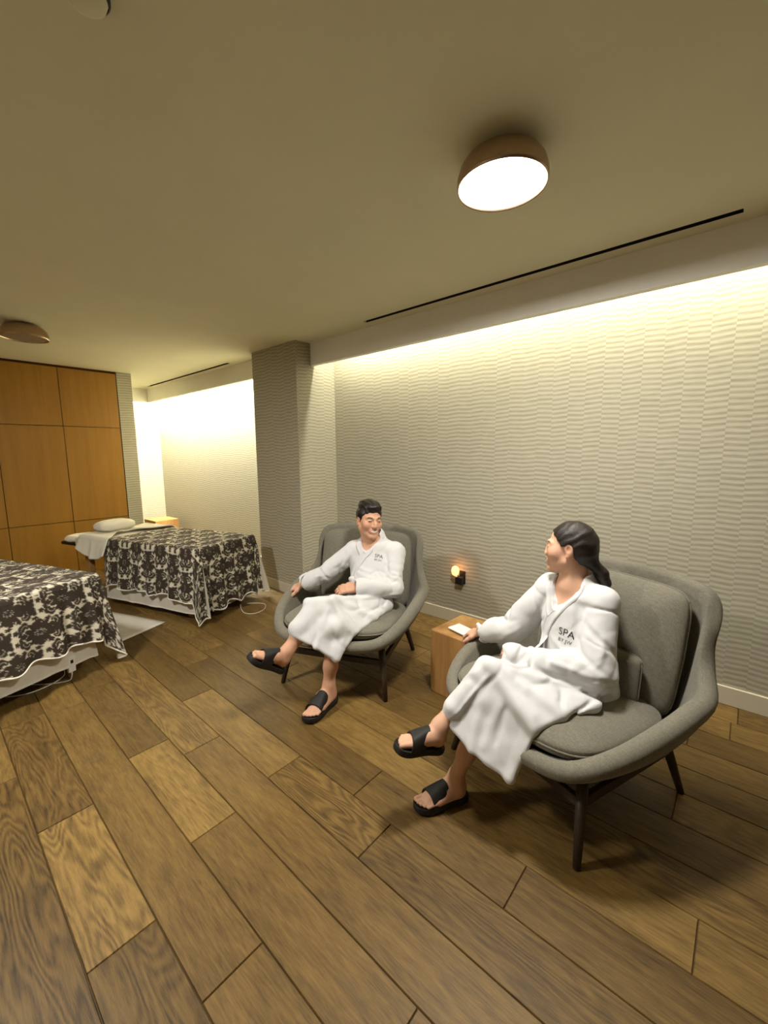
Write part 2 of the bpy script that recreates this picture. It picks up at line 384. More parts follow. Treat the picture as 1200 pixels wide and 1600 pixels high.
area('lamp_light', (LP[0], LP[1], CZ-.116), (0, 0, 0), .29, .29, LAMP_W, LAMP_C, 'DISK')
area('room_lamp_light', (-2.45, -.35, CZ-.116), (0, 0, 0), .33, .33, ROOM_W, LAMP_C, 'DISK')
def cove(name, x0, x1, w): return area(name, ((x0+x1)/2, SY+.12, CZ+.15), (R_(10), 0, 0), abs(x1-x0)-.04, .05, w, COVE_C)
cove('cove_light_right', PX1+.02, XN-.1, COVE_W)
cove('cove_light_alcove', -7.8, PX0-.02, ALC_W).rotation_euler[0] = R_(4)
area('cove_light_end', (-7.63, 2.36, CZ+.15), (0, R_(28), 0), .05, .6, ALC_W*.22, COVE_C)
d = empty('smoke_detector', (-1.238, .384, CZ)); tag(d, 'round pale smoke detector on the ceiling, cut by the top edge', 'smoke detector')
MB().lathe([(.050, 0), (.050, -.010), (.045, -.014)], seg=40).build('base', MAT['black'], d)
MB().lathe([(.044, -.0135), (.041, -.022), (.032, -.027), (.0005, -.028)], seg=40).build('cover', MAT['ceil'], d)

# plug-in night light on the wallpapered wall
n_ = empty('night_light', (-1.742, WY, .41)); tag(n_, 'small glowing amber night light plugged in low on the wall', 'night light')
MB().box((-.028, -.006, -.05), (.028, 0, .06), bev=.002).build('socket_plate', MAT['black'], n_, False)
MB().box((-.045, -.05, -.05), (.022, -.006, .015), bev=.006).build('plug_body', MAT['black'], n_, False)
m, nt, b_ = new_mat('amber_glow'); b_.inputs['Base Color'].default_value = (.9, .45, .15, 1)
L(nt, ramp(nt, noise(nt, objco(nt), 70, 2), [(.3, (1.0, .28, .05)), (.75, (1.0, .55, .18))]), b_.inputs['Emission Color']); b_.inputs['Emission Strength'].default_value = 3.2
mb = MB(); prof = [(.0005, -.040), (.016, -.038), (.027, -.026), (.032, -.004), (.031, .016), (.024, .032), (.012, .040), (.0005, .041)]
mb.lathe(prof, (-.045, -.045, .062), 20).build('salt_shade', m, n_)
MB().tube([(-.035, -.045, .01), (-.04, -.045, .026)], .014).build('collar_ring', MAT['plastic'], n_)
pl = bpy.data.lights.new('night_light_glow', 'POINT'); pl.energy = .22; pl.color = (1, .42, .18); pl.shadow_soft_size = .03
po = bpy.data.objects.new('night_light_glow', pl); COL.objects.link(po); po.location = (-1.755, WY-.085, .50)

# ------------------------------------------------------------------ side tables
def wood_block(name, loc, rz, w, d, h, label):
    e = empty(name, loc, rz); tag(e, label, 'side table', 'solid oak cube side tables')
    MB().box((-w/2, -d/2, .0), (w/2, d/2, h), bev=.006).build('block', MAT['block'], e, False)
    return e
tb = wood_block('side_table', (-1.178, 2.132, 0), R_(-4), .36, .33, .397, 'oak cube side table between the two armchairs')
kn = MB(); kn.lathe([(.0005, .0006), (.02, .0006), (.032, .0004)], (-.13, .13, .397), 16)
wood_block('side_table', (-7.12, 2.62, 0), R_(3), .40, .36, .43, 'oak cube side table in the far corner of the alcove')
# white tray on the near table
tr = empty('tray', (-1.19, 2.06, .397), R_(-14)); tag(tr, 'small white rectangular ceramic tray lying on the oak side table', 'tray')
MB().box((-.085, -.048, .010), (.085, .048, .020), bev=.004).build('dish', MAT['ceramic'], tr, False)
MB().box((-.055, -.03, 0), (.055, .03, .010), bev=.002).build('foot', MAT['ceramic'], tr, False)
# ------------------------------------------------------------------ armchairs
CH = {1: ((-1.955, 1.887), R_(23.5)), 2: ((-.544, 1.835), R_(-20.0))}
RIM = [(0, -.425, .345), (.18, -.418, .350), (.315, -.375, .368), (.400, -.255, .420), (.442, -.085, .470), (.458, .080, .508), (.452, .205, .530), (.412, .285, .605), (.393, .325, .725), (.388, .362, .825), (.358, .385, .872), (.285, .402, .892), (.15, .418, .902), (0, .424, .904)]
RRR = [.033, .033, .034, .036, .038, .038, .036, .031, .028, .027, .027, .026, .026, .026]
def shell_mesh():
    half = spline(RIM, 53); rr = np.interp(np.linspace(0, 13, 53), range(14), RRR)
    loop = np.vstack([half, (half*[-1, 1, 1])[-2:0:-1]]); rr = np.concatenate([rr, rr[-2:0:-1]])
    n = len(loop); T = np.concatenate([np.linspace(0, .9, 10), [.95, 1.0]])
    ang = np.arctan2(loop[:, 0], -(loop[:, 1]-.02))
    B = np.stack([.285*np.sin(ang)/np.maximum(np.abs(np.sin(ang)), np.abs(np.cos(ang)))**.6, .02-.27*np.cos(ang)/np.maximum(np.abs(np.sin(ang)), np.abs(np.cos(ang)))**.6, np.full(n, .285)], 1)
    Mid = np.zeros((n, len(T), 3))
    back = np.clip((loop[:, 2]-.5)/.3, 0, 1)
    for i, t in enumerate(T):
        he = t**.62; hb = 1-(1-t)**1.0
        for k in range(2): Mid[:, i, k] = B[:, k] + (loop[:, k]-B[:, k])*(he*(1-back)+(t**.55)*back)
        ze = t**1.5
        Mid[:, i, 2] = B[:, 2] + (loop[:, 2]-B[:, 2])*(ze*(1-back)+(t**1.25)*back)
    # wing: the upright back sides pass down into the flared arms; relax the surface a little
    for _ in range(6):
        S = .5*Mid + .25*(np.roll(Mid, 1, 0)+np.roll(Mid, -1, 0)); S[:, -2:] = Mid[:, -2:]; Mid = S
    dT = np.gradient(Mid, axis=1); dU = np.roll(Mid, -1, 0)-np.roll(Mid, 1, 0)
    Nn = np.cross(dU, dT); Nn /= np.linalg.norm(Nn, axis=2, keepdims=True)+1e-9      # outward
    dTn = dT/(np.linalg.norm(dT, axis=2, keepdims=True)+1e-9)
    w = np.interp(T, [0, .4, 1], [.6, .62, 1.0])
    rows = []
    for u in range(n):
        o = [Mid[u, i]+Nn[u, i]*rr[u]*w[i] for i in range(len(T))]
        cap = [Mid[u, -1]+rr[u]*(math.cos(a)*Nn[u, -1]+math.sin(a)*dTn[u, -1]) for a in np.linspace(0, math.pi, 9)[1:-1]]
        inn = [Mid[u, i]-Nn[u, i]*rr[u]*w[i] for i in range(len(T)-1, -1, -1)]
        rows.append([(0, .02, .262)]+o+cap+inn+[(0, .02, .31)])
    return rows
def pillow(mb, w, d, th, M, corner=.28, n=64, rings=14, crown=2.4, bow=(0, 0, 0, 0), edge=.0):
    """a rounded cushion with a knife edge; bow: outward bulge of front, right, back, left"""
    def outline(a):
        c, s = math.cos(a), math.sin(a); e = corner*2
        x = math.copysign(abs(c)**e, c)*w/2; y = math.copysign(abs(s)**e, s)*d/2
        if y < 0: y -= bow[0]*(1-(2*x/w)**2)*abs(2*y/d)
        else: y += bow[2]*(1-(2*x/w)**2)*abs(2*y/d)
        if x > 0: x += bow[1]*(1-min(1, (2*y/d)**2))*abs(2*x/w)
        else: x -= bow[3]*(1-min(1, (2*y/d)**2))*abs(2*x/w)
        return x, y
    O = [outline(2*math.pi*k/n) for k in range(n)]
    rows = []
    R = [math.sin(.5*math.pi*i/rings) for i in range(rings+1)]
    for sg in (1, -1):
        rr = R if sg == 1 else R[-2::-1]
        for r in rr:
            z = sg*(edge+(th/2-edge)*(max(0, 1-r**crown))**.62)
            rows.append([tuple(M @ Vector((O[k][0]*max(r, .002), O[k][1]*max(r, .002), z))) for k in range(n)])
    mb.grid(rows, cu=True)
    return [M @ Vector((O[k][0]*1.003, O[k][1]*1.003, 0)) for k in range(n)]
def piping(parent, ring, mat, r=.004):
    mb = MB(); P = [tuple(p) for p in ring]; rows = []; m = len(P)
    for i in range(m):
        p = Vector(P[i]); t = (Vector(P[(i+1) % m])-Vector(P[i-1])).normalized(); nrm = Vector((0, 0, 1)) if abs(t.z) < .9 else Vector((0, 1, 0))
        a = t.cross(nrm).normalized(); b = t.cross(a)
        rows.append([tuple(p+(a*math.cos(q)+b*math.sin(q))*r) for q in [2*math.pi*k/6 for k in range(6)]])
    return mb.grid(rows, cu=True, cv=True).build('piping', mat, parent)
def make_chair(idx, label):
    (cx, cy), a = CH[idx]
    e = empty('armchair', (cx, cy, 0), a); tag(e, label, 'armchair', 'grey tweed wing armchairs')
    MB().grid(shell_mesh(), cv=True).build('shell', MAT['tweed'], e)
    mb = MB(); Mx = Matrix.Translation((0, -.075, .398)) @ Matrix.Rotation(R_(-3), 4, 'X')
    ring = pillow(mb, .695, .61, .165, Mx, .20, 72, 14, 2.6, (.035, .012, 0, .012), .012); c = mb.build('seat_cushion', MAT['tweed'], e); piping(c, ring, MAT['tweed'])
    mb = MB(); Mx = Matrix.Translation((0, .262, .625)) @ Matrix.Rotation(R_(-12), 4, 'X') @ Matrix.Rotation(R_(90), 4, 'X')
    ring = pillow(mb, .655, .53, .155, Mx, .11, 96, 14, 3.0, (.0, .012, .012, .012), .012); c = mb.build('back_cushion', MAT['tweed'], e); piping(c, ring, MAT['tweed'])
    if idx == 2:
        mb = MB(); Mx = Matrix.Translation((.05, .125, .512)) @ Matrix.Rotation(R_(-10), 4, 'X') @ Matrix.Rotation(R_(90), 4, 'X') @ Matrix.Rotation(R_(3), 4, 'Z')
        ring = pillow(mb, .41, .20, .115, Mx, .13, 64, 12, 2.2, (0, 0, 0, 0), .008); c = mb.build('lumbar_pillow', MAT['tweed'], e); piping(c, ring, MAT['tweed'])
    for sx in (-1, 1):
        for (tx, ty), (bx, by) in (((.300, -.272), (.345, -.342)), ((.285, .262), (.345, .340))):
            MB().tube([(sx*tx, ty, .288), (sx*(tx+bx)/2, (ty+by)/2, .144), (sx*bx, by, .0)], [.021, .0185, .0135], 14).build('leg', MAT['darkwood'], e)
    f = MB()
    for sx in (-1, 1):
        x = .308*sx; f.box((x-.012, -.275, .188), (x+.012, .275, .228), bev=.003)
    for y in (-.290, .280): f.box((-.305, y-.012, .190), (.305, y+.012, .226), bev=.003)
    f.build('base_frame', MAT['darkwood'], e, False)
    return e
make_chair(1, 'grey tweed armchair in which the man sits, near the pillar')
make_chair(2, 'grey tweed armchair nearest the viewer, in which the woman sits')

# ------------------------------------------------------------------ massage tables
TH = R_(20); TH2 = R_(17.5)
BW, BZ = .372, .645
def seg_dist(P, A, B):
    ab = B-A; t = np.clip(((P-A)@ab)/(ab@ab+1e-12), 0, 1); return np.linalg.norm(P-A-t[:, None]*ab, axis=1), t
def damask(U, tw=.165, thh=.30):
    """dark plush floral motif (1) on the light ground (0): lobed blooms, comma leaves and scrolls, half-drop repeat"""
    U = U/.95; wob = .0022*np.sin(U[:, 0]*410+2*np.sin(U[:, 1]*130))*np.sin(U[:, 1]*390+2*np.sin(U[:, 0]*120))
    col = np.floor(U[:, 0]/tw); x = np.abs((U[:, 0]/tw-col-.5)*tw)
    y = U[:, 1]+.5*thh*(col % 2); y = (y/thh-np.floor(y/thh)-.5)*thh
    out = np.full(len(U), 9.0); light = np.full(len(U), 9.0)
    def petal(P, cx, cy, a, b, k, dep, ph=0.0, ring=.38):
        dx, dy = (P[:, 0]-cx)/a, (P[:, 1]-cy)/b; r = np.hypot(dx, dy); an = np.arctan2(dx, dy)
        e = 1-dep+dep*2*np.abs(np.cos(.5*k*(an+ph)))**.8
        np.minimum(out, (r-e)*min(a, b), out=out)
        if ring: np.minimum(light, np.abs(r-ring*(.8+.3*np.cos(k*an)))*min(a, b)+.0006, out=light)
    def leaf(P, pts, w, lob, vein=True):
        q = spline(pts, 9); ws = np.interp(np.linspace(0, 1, 9), np.linspace(0, 1, len(w)), w); m = 8
        for i in range(m):
            d, t = seg_dist(P, q[i], q[i+1]); s = (i+t)/m
            ww = (ws[i]+(ws[i+1]-ws[i])*t)*(1+.40*np.sin(2*math.pi*lob*s)); np.minimum(out, d-ww, out=out)
            if vein: np.minimum(light, np.where((s > .25) & (s < .95), d+.0002, 9), out=light)
    for sx, sy in ((0, 0), (tw, thh/2), (tw, -thh/2)):
        for s in ((1, -1) if sx else (1,)):
            P = np.stack([(x-sx)*s, y-sy], 1)
            petal(P, 0, .0, .051, .070, 9, .27, .1, .36); petal(P, 0, -.004, .056, .056, 10, .40, .3, 0)
            petal(P, 0, .098, .020, .030, 5, .22, 0, .0); petal(P, 0, -.092, .016, .024, 5, .22, 0, 0)
            for m in (1, -1):
                Q = P*[m, 1]
                leaf(Q, [(.012, -.118), (.030, -.104), (.050, -.100), (.064, -.084), (.060, -.064), (.048, -.066)], [.006, .014, .017, .016, .012, .008], 3.5)
                leaf(Q, [(.010, .070), (.026, .092), (.046, .096), (.060, .078), (.050, .062)], [.009, .015, .016, .012, .007], 3.5)
                leaf(Q, [(.012, .128), (.030, .122), (.046, .132)], [.009, .013, .008], 2.5, False)
                leaf(Q, [(.058, -.030), (.070, -.012), (.066, .014)], [.007, .012, .007], 2, False)
                petal(Q, .034, -.136, .014, .014, 5, .25, 0, 0); petal(Q, .070, .040, .012, .016, 5, .25, 0, 0); petal(Q, .072, .128, .011, .016, 5, .25, 0, 0)
    a = np.clip(.55-(out+wob)/.004, 0, 1); v = np.clip(1.3-light/.0028, 0, 1)
    return a*(1-.6*v)
def drape(x_head, x_foot, hw, z0, Lfun, fold, flare, rc=.05, ds=.009, dd=.010, seed=0, thick=.006, top_rows=None, wavel=.17):
    """cloth over a table top: rows run from the middle of the top over the edge and down; returns rows, unfolded coordinates"""
    rng = np.random.default_rng(seed)
    per = []
    L1 = (x_foot-rc)-x_head
    for t in np.arange(0, L1, ds): per.append((x_head+t, -hw, 0, -1))
    na = max(10, int(rc*1.57/ds*3.2))
    for a in np.linspace(-90, 0, na): per.append((x_foot-rc+rc*math.cos(R_(a)), -hw+rc+rc*math.sin(R_(a)), math.cos(R_(a)), math.sin(R_(a))))
    for t in np.arange(ds, 2*hw-2*rc, ds): per.append((x_foot, -hw+rc+t, 1, 0))
    for a in np.linspace(0, 90, na): per.append((x_foot-rc+rc*math.cos(R_(a)), hw-rc+rc*math.sin(R_(a)), math.cos(R_(a)), math.sin(R_(a))))
    for t in np.arange(ds, L1, ds): per.append((x_foot-rc-t, hw, 0, 1))
    per = np.array(per); n = len(per)
    step = np.r_[0, np.hypot(np.diff(per[:, 0]), np.diff(per[:, 1]))]
    ang = np.unwrap(np.arctan2(per[:, 3], per[:, 2])); dang = np.r_[0, np.abs(np.diff(ang))]
    s = np.cumsum(step+dang*.22)                   # fold phase also runs round the corners
    cornerw = np.zeros(n)
    for a0 in (-45, 45):
        dA = np.abs(np.degrees(np.arctan2(per[:, 3], per[:, 2]))-a0); cornerw = np.maximum(cornerw, np.clip(1-dA/45, 0, 1))
    ph = np.cumsum((step+dang*.22)*(2*math.pi/wavel)*(1+.35*np.sin(s*7+seed)+.25*np.sin(s*13.7+2*seed)))
    f1 = np.sin(ph); f2 = np.sin(ph*1.73+1.3)
    Ld = np.array([Lfun(per[i, 0], per[i, 1], cornerw[i]) for i in range(n)])
    er = .03                                        # roundover radius
    nt = top_rows or int(hw/dd); nd = int(max(Ld)/dd)
    rows, UV = [], []
    for i in range(nt+1):
        q = i/nt; q2 = q
        spx = np.clip(per[:, 0], x_head, x_foot-hw); 
        bx, by = spx*(1-q)+(per[:, 0]-per[:, 2]*er)*q, (per[:, 1]-per[:, 3]*er)*q
        z = np.full(n, z0) + .004*np.sin(bx*17+by*9+seed)+.003*np.sin(by*23-bx*11)
        rows.append(np.stack([bx, by, z], 1)); UV.append(np.stack([bx, by], 1))
    for i in range(1, 6):
        a = i/5*math.pi/2
        o = er*math.sin(a)-er; z = z0-er*(1-math.cos(a))
        rows.append(np.stack([per[:, 0]+per[:, 2]*o, per[:, 1]+per[:, 3]*o, np.full(n, z)], 1)); UV.append(np.stack([per[:, 0]+per[:, 2]*(er*a-er), per[:, 1]+per[:, 3]*(er*a-er)], 1))
    for i in range(1, nd+1):
        q = i/nd; d = q*(Ld-er)
        amp = fold*(q**.9)*(1+1.3*cornerw)
        o = flare*q*(1+1.6*cornerw)+amp*(f1*.8+f2*.35)+amp*.7
        # the cloth hangs inwards a little between folds, never inside the table
        o = np.maximum(o, .002)
        tang = np.stack([-per[:, 3], per[:, 2]], 1); sh = amp*.5*np.cos(ph)
        rows.append(np.stack([per[:, 0]+per[:, 2]*o+tang[:, 0]*sh, per[:, 1]+per[:, 3]*o+tang[:, 1]*sh, z0-er-d], 1))
        UV.append(np.stack([per[:, 0]+per[:, 2]*d, per[:, 1]+per[:, 3]*d], 1))
    return np.array(rows), np.array(UV)
def rows_mesh(rows):
    m, n, _ = rows.shape; I = np.arange(m*n).reshape(m, n)
    F = np.stack([I[:-1, :-1], I[1:, :-1], I[1:, 1:], I[:-1, 1:]], -1).reshape(-1, 4)
    return rows.reshape(-1, 3), F
def thicken(V, F, rows_shape, t):
    """close the cloth with an inner face a little behind it"""
    m, n = rows_shape; V3 = V.reshape(m, n, 3)
    du = np.gradient(V3, axis=1); dv = np.gradient(V3, axis=0); nn = np.cross(dv, du); nn /= np.linalg.norm(nn, axis=2, keepdims=True)+1e-9
    I = V3-nn*t; k = len(V); F2 = F[:, ::-1]+k
    def strip(a): return np.stack([a[:-1], a[1:], a[1:]+k, a[:-1]+k], 1)
    idx = np.arange(m*n).reshape(m, n)
    S = np.vstack([strip(idx[-1, :]), strip(idx[:, 0])[:, ::-1], strip(idx[:, -1])])
    return np.vstack([V, I.reshape(-1, 3)]), np.vstack([F, F2, S])
LIGHT = np.array((.64, .59, .46)); DARK = np.array((.046, .033, .023))
def bed_cover(parent_loc, label, x_head, x_foot, hw, z0, Lfun, seed, uvo=(0, 0), rot=TH):
    rows, UV = drape(x_head, x_foot, hw, z0, Lfun, .020, .028, rc=.06, ds=.006, dd=.006, seed=seed)
    sh = rows.shape[:2]; V, F = rows_mesh(rows); U = UV.reshape(-1, 2)
    U2 = U+np.array(uvo)+.004*np.stack([np.sin(U[:, 1]*31), np.cos(U[:, 0]*27)], 1)
    d = damask(U2[:, ::-1] if False else U2)
    c = LIGHT+(DARK-LIGHT)*d[:, None]
    j = np.arange(len(V))//sh[1]; edge = (j >= sh[0]-2)
    c[edge] = (.55, .51, .40)
    n0 = len(V); V, F = thicken(V, F, sh, .003)
    c = np.vstack([c, np.tile((.50, .46, .36), (n0, 1))])
    o = mesh_obj('bed_cover', V, F, MAT['cover'], None, True, col=c); o.location = parent_loc; o.rotation_euler = (0, 0, rot)
    tag(o, label, 'bed cover', 'damask covers on the massage tables')
    # light whip-stitched hem cord, its own part
    hem = rows[-1]; MB().tube([tuple(p) for p in hem[::2]], .006, 6).build('hem', MAT['towel'], o)
    return o
def massage_table(loc, label, length=1.86, rot=TH):
    e = empty('massage_table', (loc[0], loc[1], 0), rot); tag(e, label, 'massage table', 'massage tables')
    x1, x0 = -.06, -length
    MB().box((x0, -BW+.02, BZ-.115), (x1, BW-.02, BZ-.012), bev=.03).build('mattress', MAT['sheet'], e, False)
    MB().box((x0+.02, -BW+.05, BZ-.17), (x1-.03, BW-.05, BZ-.116), bev=.006).build('table_top', MAT['block'], e, False)
    for xx in (x0+.10, x1-.16):
        for sy in (-1, 1):
            MB().box((xx-.03, sy*(BW-.10)-.03, 0), (xx+.03, sy*(BW-.10)+.03, BZ-.17), bev=.004).build('leg', MAT['block'], e, False)
    MB().box((x0+.10, -BW+.12, .16), (x1-.16, BW-.12, .20), bev=.004).build('shelf', MAT['block'], e, False)
    # face rest on an arm beyond the head end
    c = MB(); c.tube([(x0+.06, -.12, BZ-.14), (x0-.14, -.12, BZ-.13)], .012).tube([(x0+.06, -.02, BZ-.14), (x0-.14, -.02, BZ-.13)], .012)
    arm = c.build('face_rest', MAT['black'], e)
    ring = MB(); rr = []
    for k in range(40):
        a = 2*math.pi*k/40; cx, cy = x0-.24+.105*math.cos(a), -.12+.125*math.sin(a)
        rr.append([(cx+.045*math.cos(q)*math.cos(a), cy+.045*math.cos(q)*math.sin(a), BZ-.075+(.035 if math.sin(q) > 0 else .03)*math.sin(q)) for q in [2*math.pi*m/12 for m in range(12)]])
    ring.grid(rr, cu=True, cv=True).build('face_cushion', MAT['towel'], arm)
    MB().box((x0-.38, -.27, BZ-.135), (x0-.10, .03, BZ-.100), bev=.012).build('base_plate', MAT['black'], arm, False)
    return e
B2 = (-3.555, 1.885, 0); B1 = (-3.135, .440, 0)
massage_table(B2, 'massage table whose pillow end and face rest point at the wood panels', 1.74, TH2)
massage_table(B1, 'massage table at the left edge, cut off by the picture')
def sheet_drape(loc, label, xh, xf, hw, z0, Lfun, seed, mat='sheet', name='bed_sheet', cat='sheet', fold=.006, flare=.01, group=None, rot=TH):
    rows, UV = drape(xh, xf, hw, z0, Lfun, fold, flare, rc=.05, ds=.02, dd=.02, seed=seed, top_rows=16, wavel=.3)
    V, F = rows_mesh(rows); V, F = thicken(V, F, rows.shape[:2], .004)
    o = mesh_obj(name, V, F, MAT[mat], None, True); o.location = loc; o.rotation_euler = (0, 0, rot); tag(o, label, cat, group); return o
def L2(x, y, cw):
    if cw > 0: return .50+.135*cw**.7 if y < 0 else .545+.05*cw
    if abs(y) < BW-.02 and x > -.12: return .555+.022*math.sin(y*26)+.03*(abs(y)/BW)**2
    return .445+.018*math.sin(x*19)+max(0, x+.30)*.20 if y < 0 else .45
bed_cover(B2, 'brown floral damask cover on the massage table beside the pillar', -1.20, .0, BW, BZ+.012, L2, 3, (.06, .11), TH2)
sheet_drape(B2, 'cream sheet showing below the damask cover beside the pillar', -1.27, -.035, BW-.018, BZ-.002, lambda x, y, c: .575, 5, group='cream sheets under the damask covers', rot=TH2)
def L1f(x, y, cw):
    if cw > 0: return .47+.155*cw**.8
    if x > -.12: return .425+.03*max(0, min(1, (-y-.1)/.3))+.016*math.sin(y*27+.6)
    return .47+.02*math.sin(x*19)
bed_cover(B1, 'brown floral damask cover on the massage table at the left edge', -1.75, .0, BW+.015, BZ+.012, L1f, 8, (.02, .03))
sheet_drape(B1, 'cream sheet showing below the damask cover at the left edge', -1.80, -.03, BW-.085, BZ-.002, lambda x, y, c: .545, 9, group='cream sheets under the damask covers')
# towel folded back over the head end, hanging at the near side
def Lt(x, y, cw): return .16+.05*math.sin(x*9+1) if y < 0 else .12
rows, UV = drape(-1.60, -1.12, BW+.012, BZ+.022, Lt, .010, .03, rc=.03, ds=.015, dd=.015, seed=12, top_rows=22, wavel=.22)
keep = slice(0, None); V, F = rows_mesh(rows); 
sel = (np.abs(V[:, 1]) >= 0)
n_c = rows.shape[1]
half = int((( -.03)-(-.66))/.015)
nk_ = 30; near = rows[:, :nk_]; farr = rows[:, -nk_:][:, ::-1]
strip = np.concatenate([near[::-1], farr[1:]], 0)
Vt, Ft = rows_mesh(strip); Ft = Ft[:, ::-1]; Vt[:, 0] += .02*np.sin(Vt[:, 1]*14)
def thick2(V, F, sh, t):
    m, n = sh; V3 = V.reshape(m, n, 3); du = np.gradient(V3, axis=1); dv = np.gradient(V3, axis=0); nn = np.cross(du, dv); nn /= np.linalg.norm(nn, axis=2, keepdims=True)+1e-9
    if nn[m//2, n//2, 2] < 0: nn = -nn
    I = V3+nn*t; k = len(V); idx = np.arange(m*n).reshape(m, n)
    def strip(a): return np.stack([a[:-1], a[1:], a[1:]+k, a[:-1]+k], 1)
    S = np.vstack([strip(idx[-1]), strip(idx[0])[:, ::-1], strip(idx[:, 0]), strip(idx[:, -1])[:, ::-1]])
    return np.vstack([V, I.reshape(-1, 3)]), np.vstack([F, F[:, ::-1]+k, S])
Vt, Ft = thick2(Vt, Ft, strip.shape[:2], .010)
tw = mesh_obj('towel', Vt, Ft, MAT['towel'], None, True); tw.location = B2; tw.rotation_euler = (0, 0, TH2)
tag(tw, 'cream towel laid over the head end of the massage table beside the pillar', 'towel')
# pillow under the towel
mb = MB(); pillow(mb, .25, .38, .12, Matrix.Translation((-1.52, -.06, BZ+.082)), .34, 56, 14, 3.0, edge=.012)
pw = mb.build('pillow', MAT['towel']); pw.location = B2; pw.rotation_euler = (0, 0, TH2); tag(pw, 'small white pillow on the head end of the massage table', 'pillow')
# blanket controllers with their cords, and the mat on the floor
def floor_cord(name, pts, label, grp, r=.0032):
    P = spline(pts, 60); o = MB().tube([tuple(p) for p in P], r, 6).build(name, MAT['plastic']); tag(o, label, 'cord', grp); return o
cc = empty('heater_controller', (-3.200, .556, .062), TH); tag(cc, 'white blanket heater control hanging below the cover at the left edge', 'controller')
MB().box((-.009, -.022, 0), (.012, .022, .10), bev=.004).build('case', MAT['plastic'], cc, False)
MB().box((.012, -.008, .06), (.014, .008, .082), bev=.0005).build('switch', MAT['black'], cc, False)
MB().tube([(0, 0, .01), (0, 0, -.01), (.004, -.004, -.028)], [.006, .005, .0035], 8).build('strain_relief', MAT['plastic'], cc)
floor_cord('cord', [(-3.194, .553, .035), (-3.200, .535, .008), (-3.25, .45, .004), (-3.36, .33, .004), (-3.37, .25, .004), (-3.29, .23, .004), (-3.22, .33, .004), (-3.24, .45, .004), (-3.31, .53, .004), (-3.40, .55, .004)], 'thin white cord looped on the floor below the left massage table', None)
floor_cord('cord', [(-3.62, 1.99, .004), (-3.50, 1.93, .004), (-3.38, 1.90, .004), (-3.31, 1.96, .004), (-3.33, 2.06, .004), (-3.42, 2.14, .004), (-3.50, 2.14, .004), (-3.6, 2.05, .004)], 'thin white cord looped on the floor at the table foot by the pillar', None)
mt = empty('floor_mat', (-4.02, .98, 0), TH); tag(mt, 'white towel mat lying on the floor between the massage tables', 'mat')
mb = MB(); gr = [[(x, y, .004+.0015*math.sin(9*x+5*y)) for x in np.linspace(-.40, .40, 20)] for y in np.linspace(-.23, .23, 12)]
V_, F_ = rows_mesh(np.array(gr)); F_ = F_[:, ::-1]; V_, F_ = thick2(V_, F_, (12, 20), .007)
mesh_obj('towelling', V_, F_, MAT['sheet'], mt)
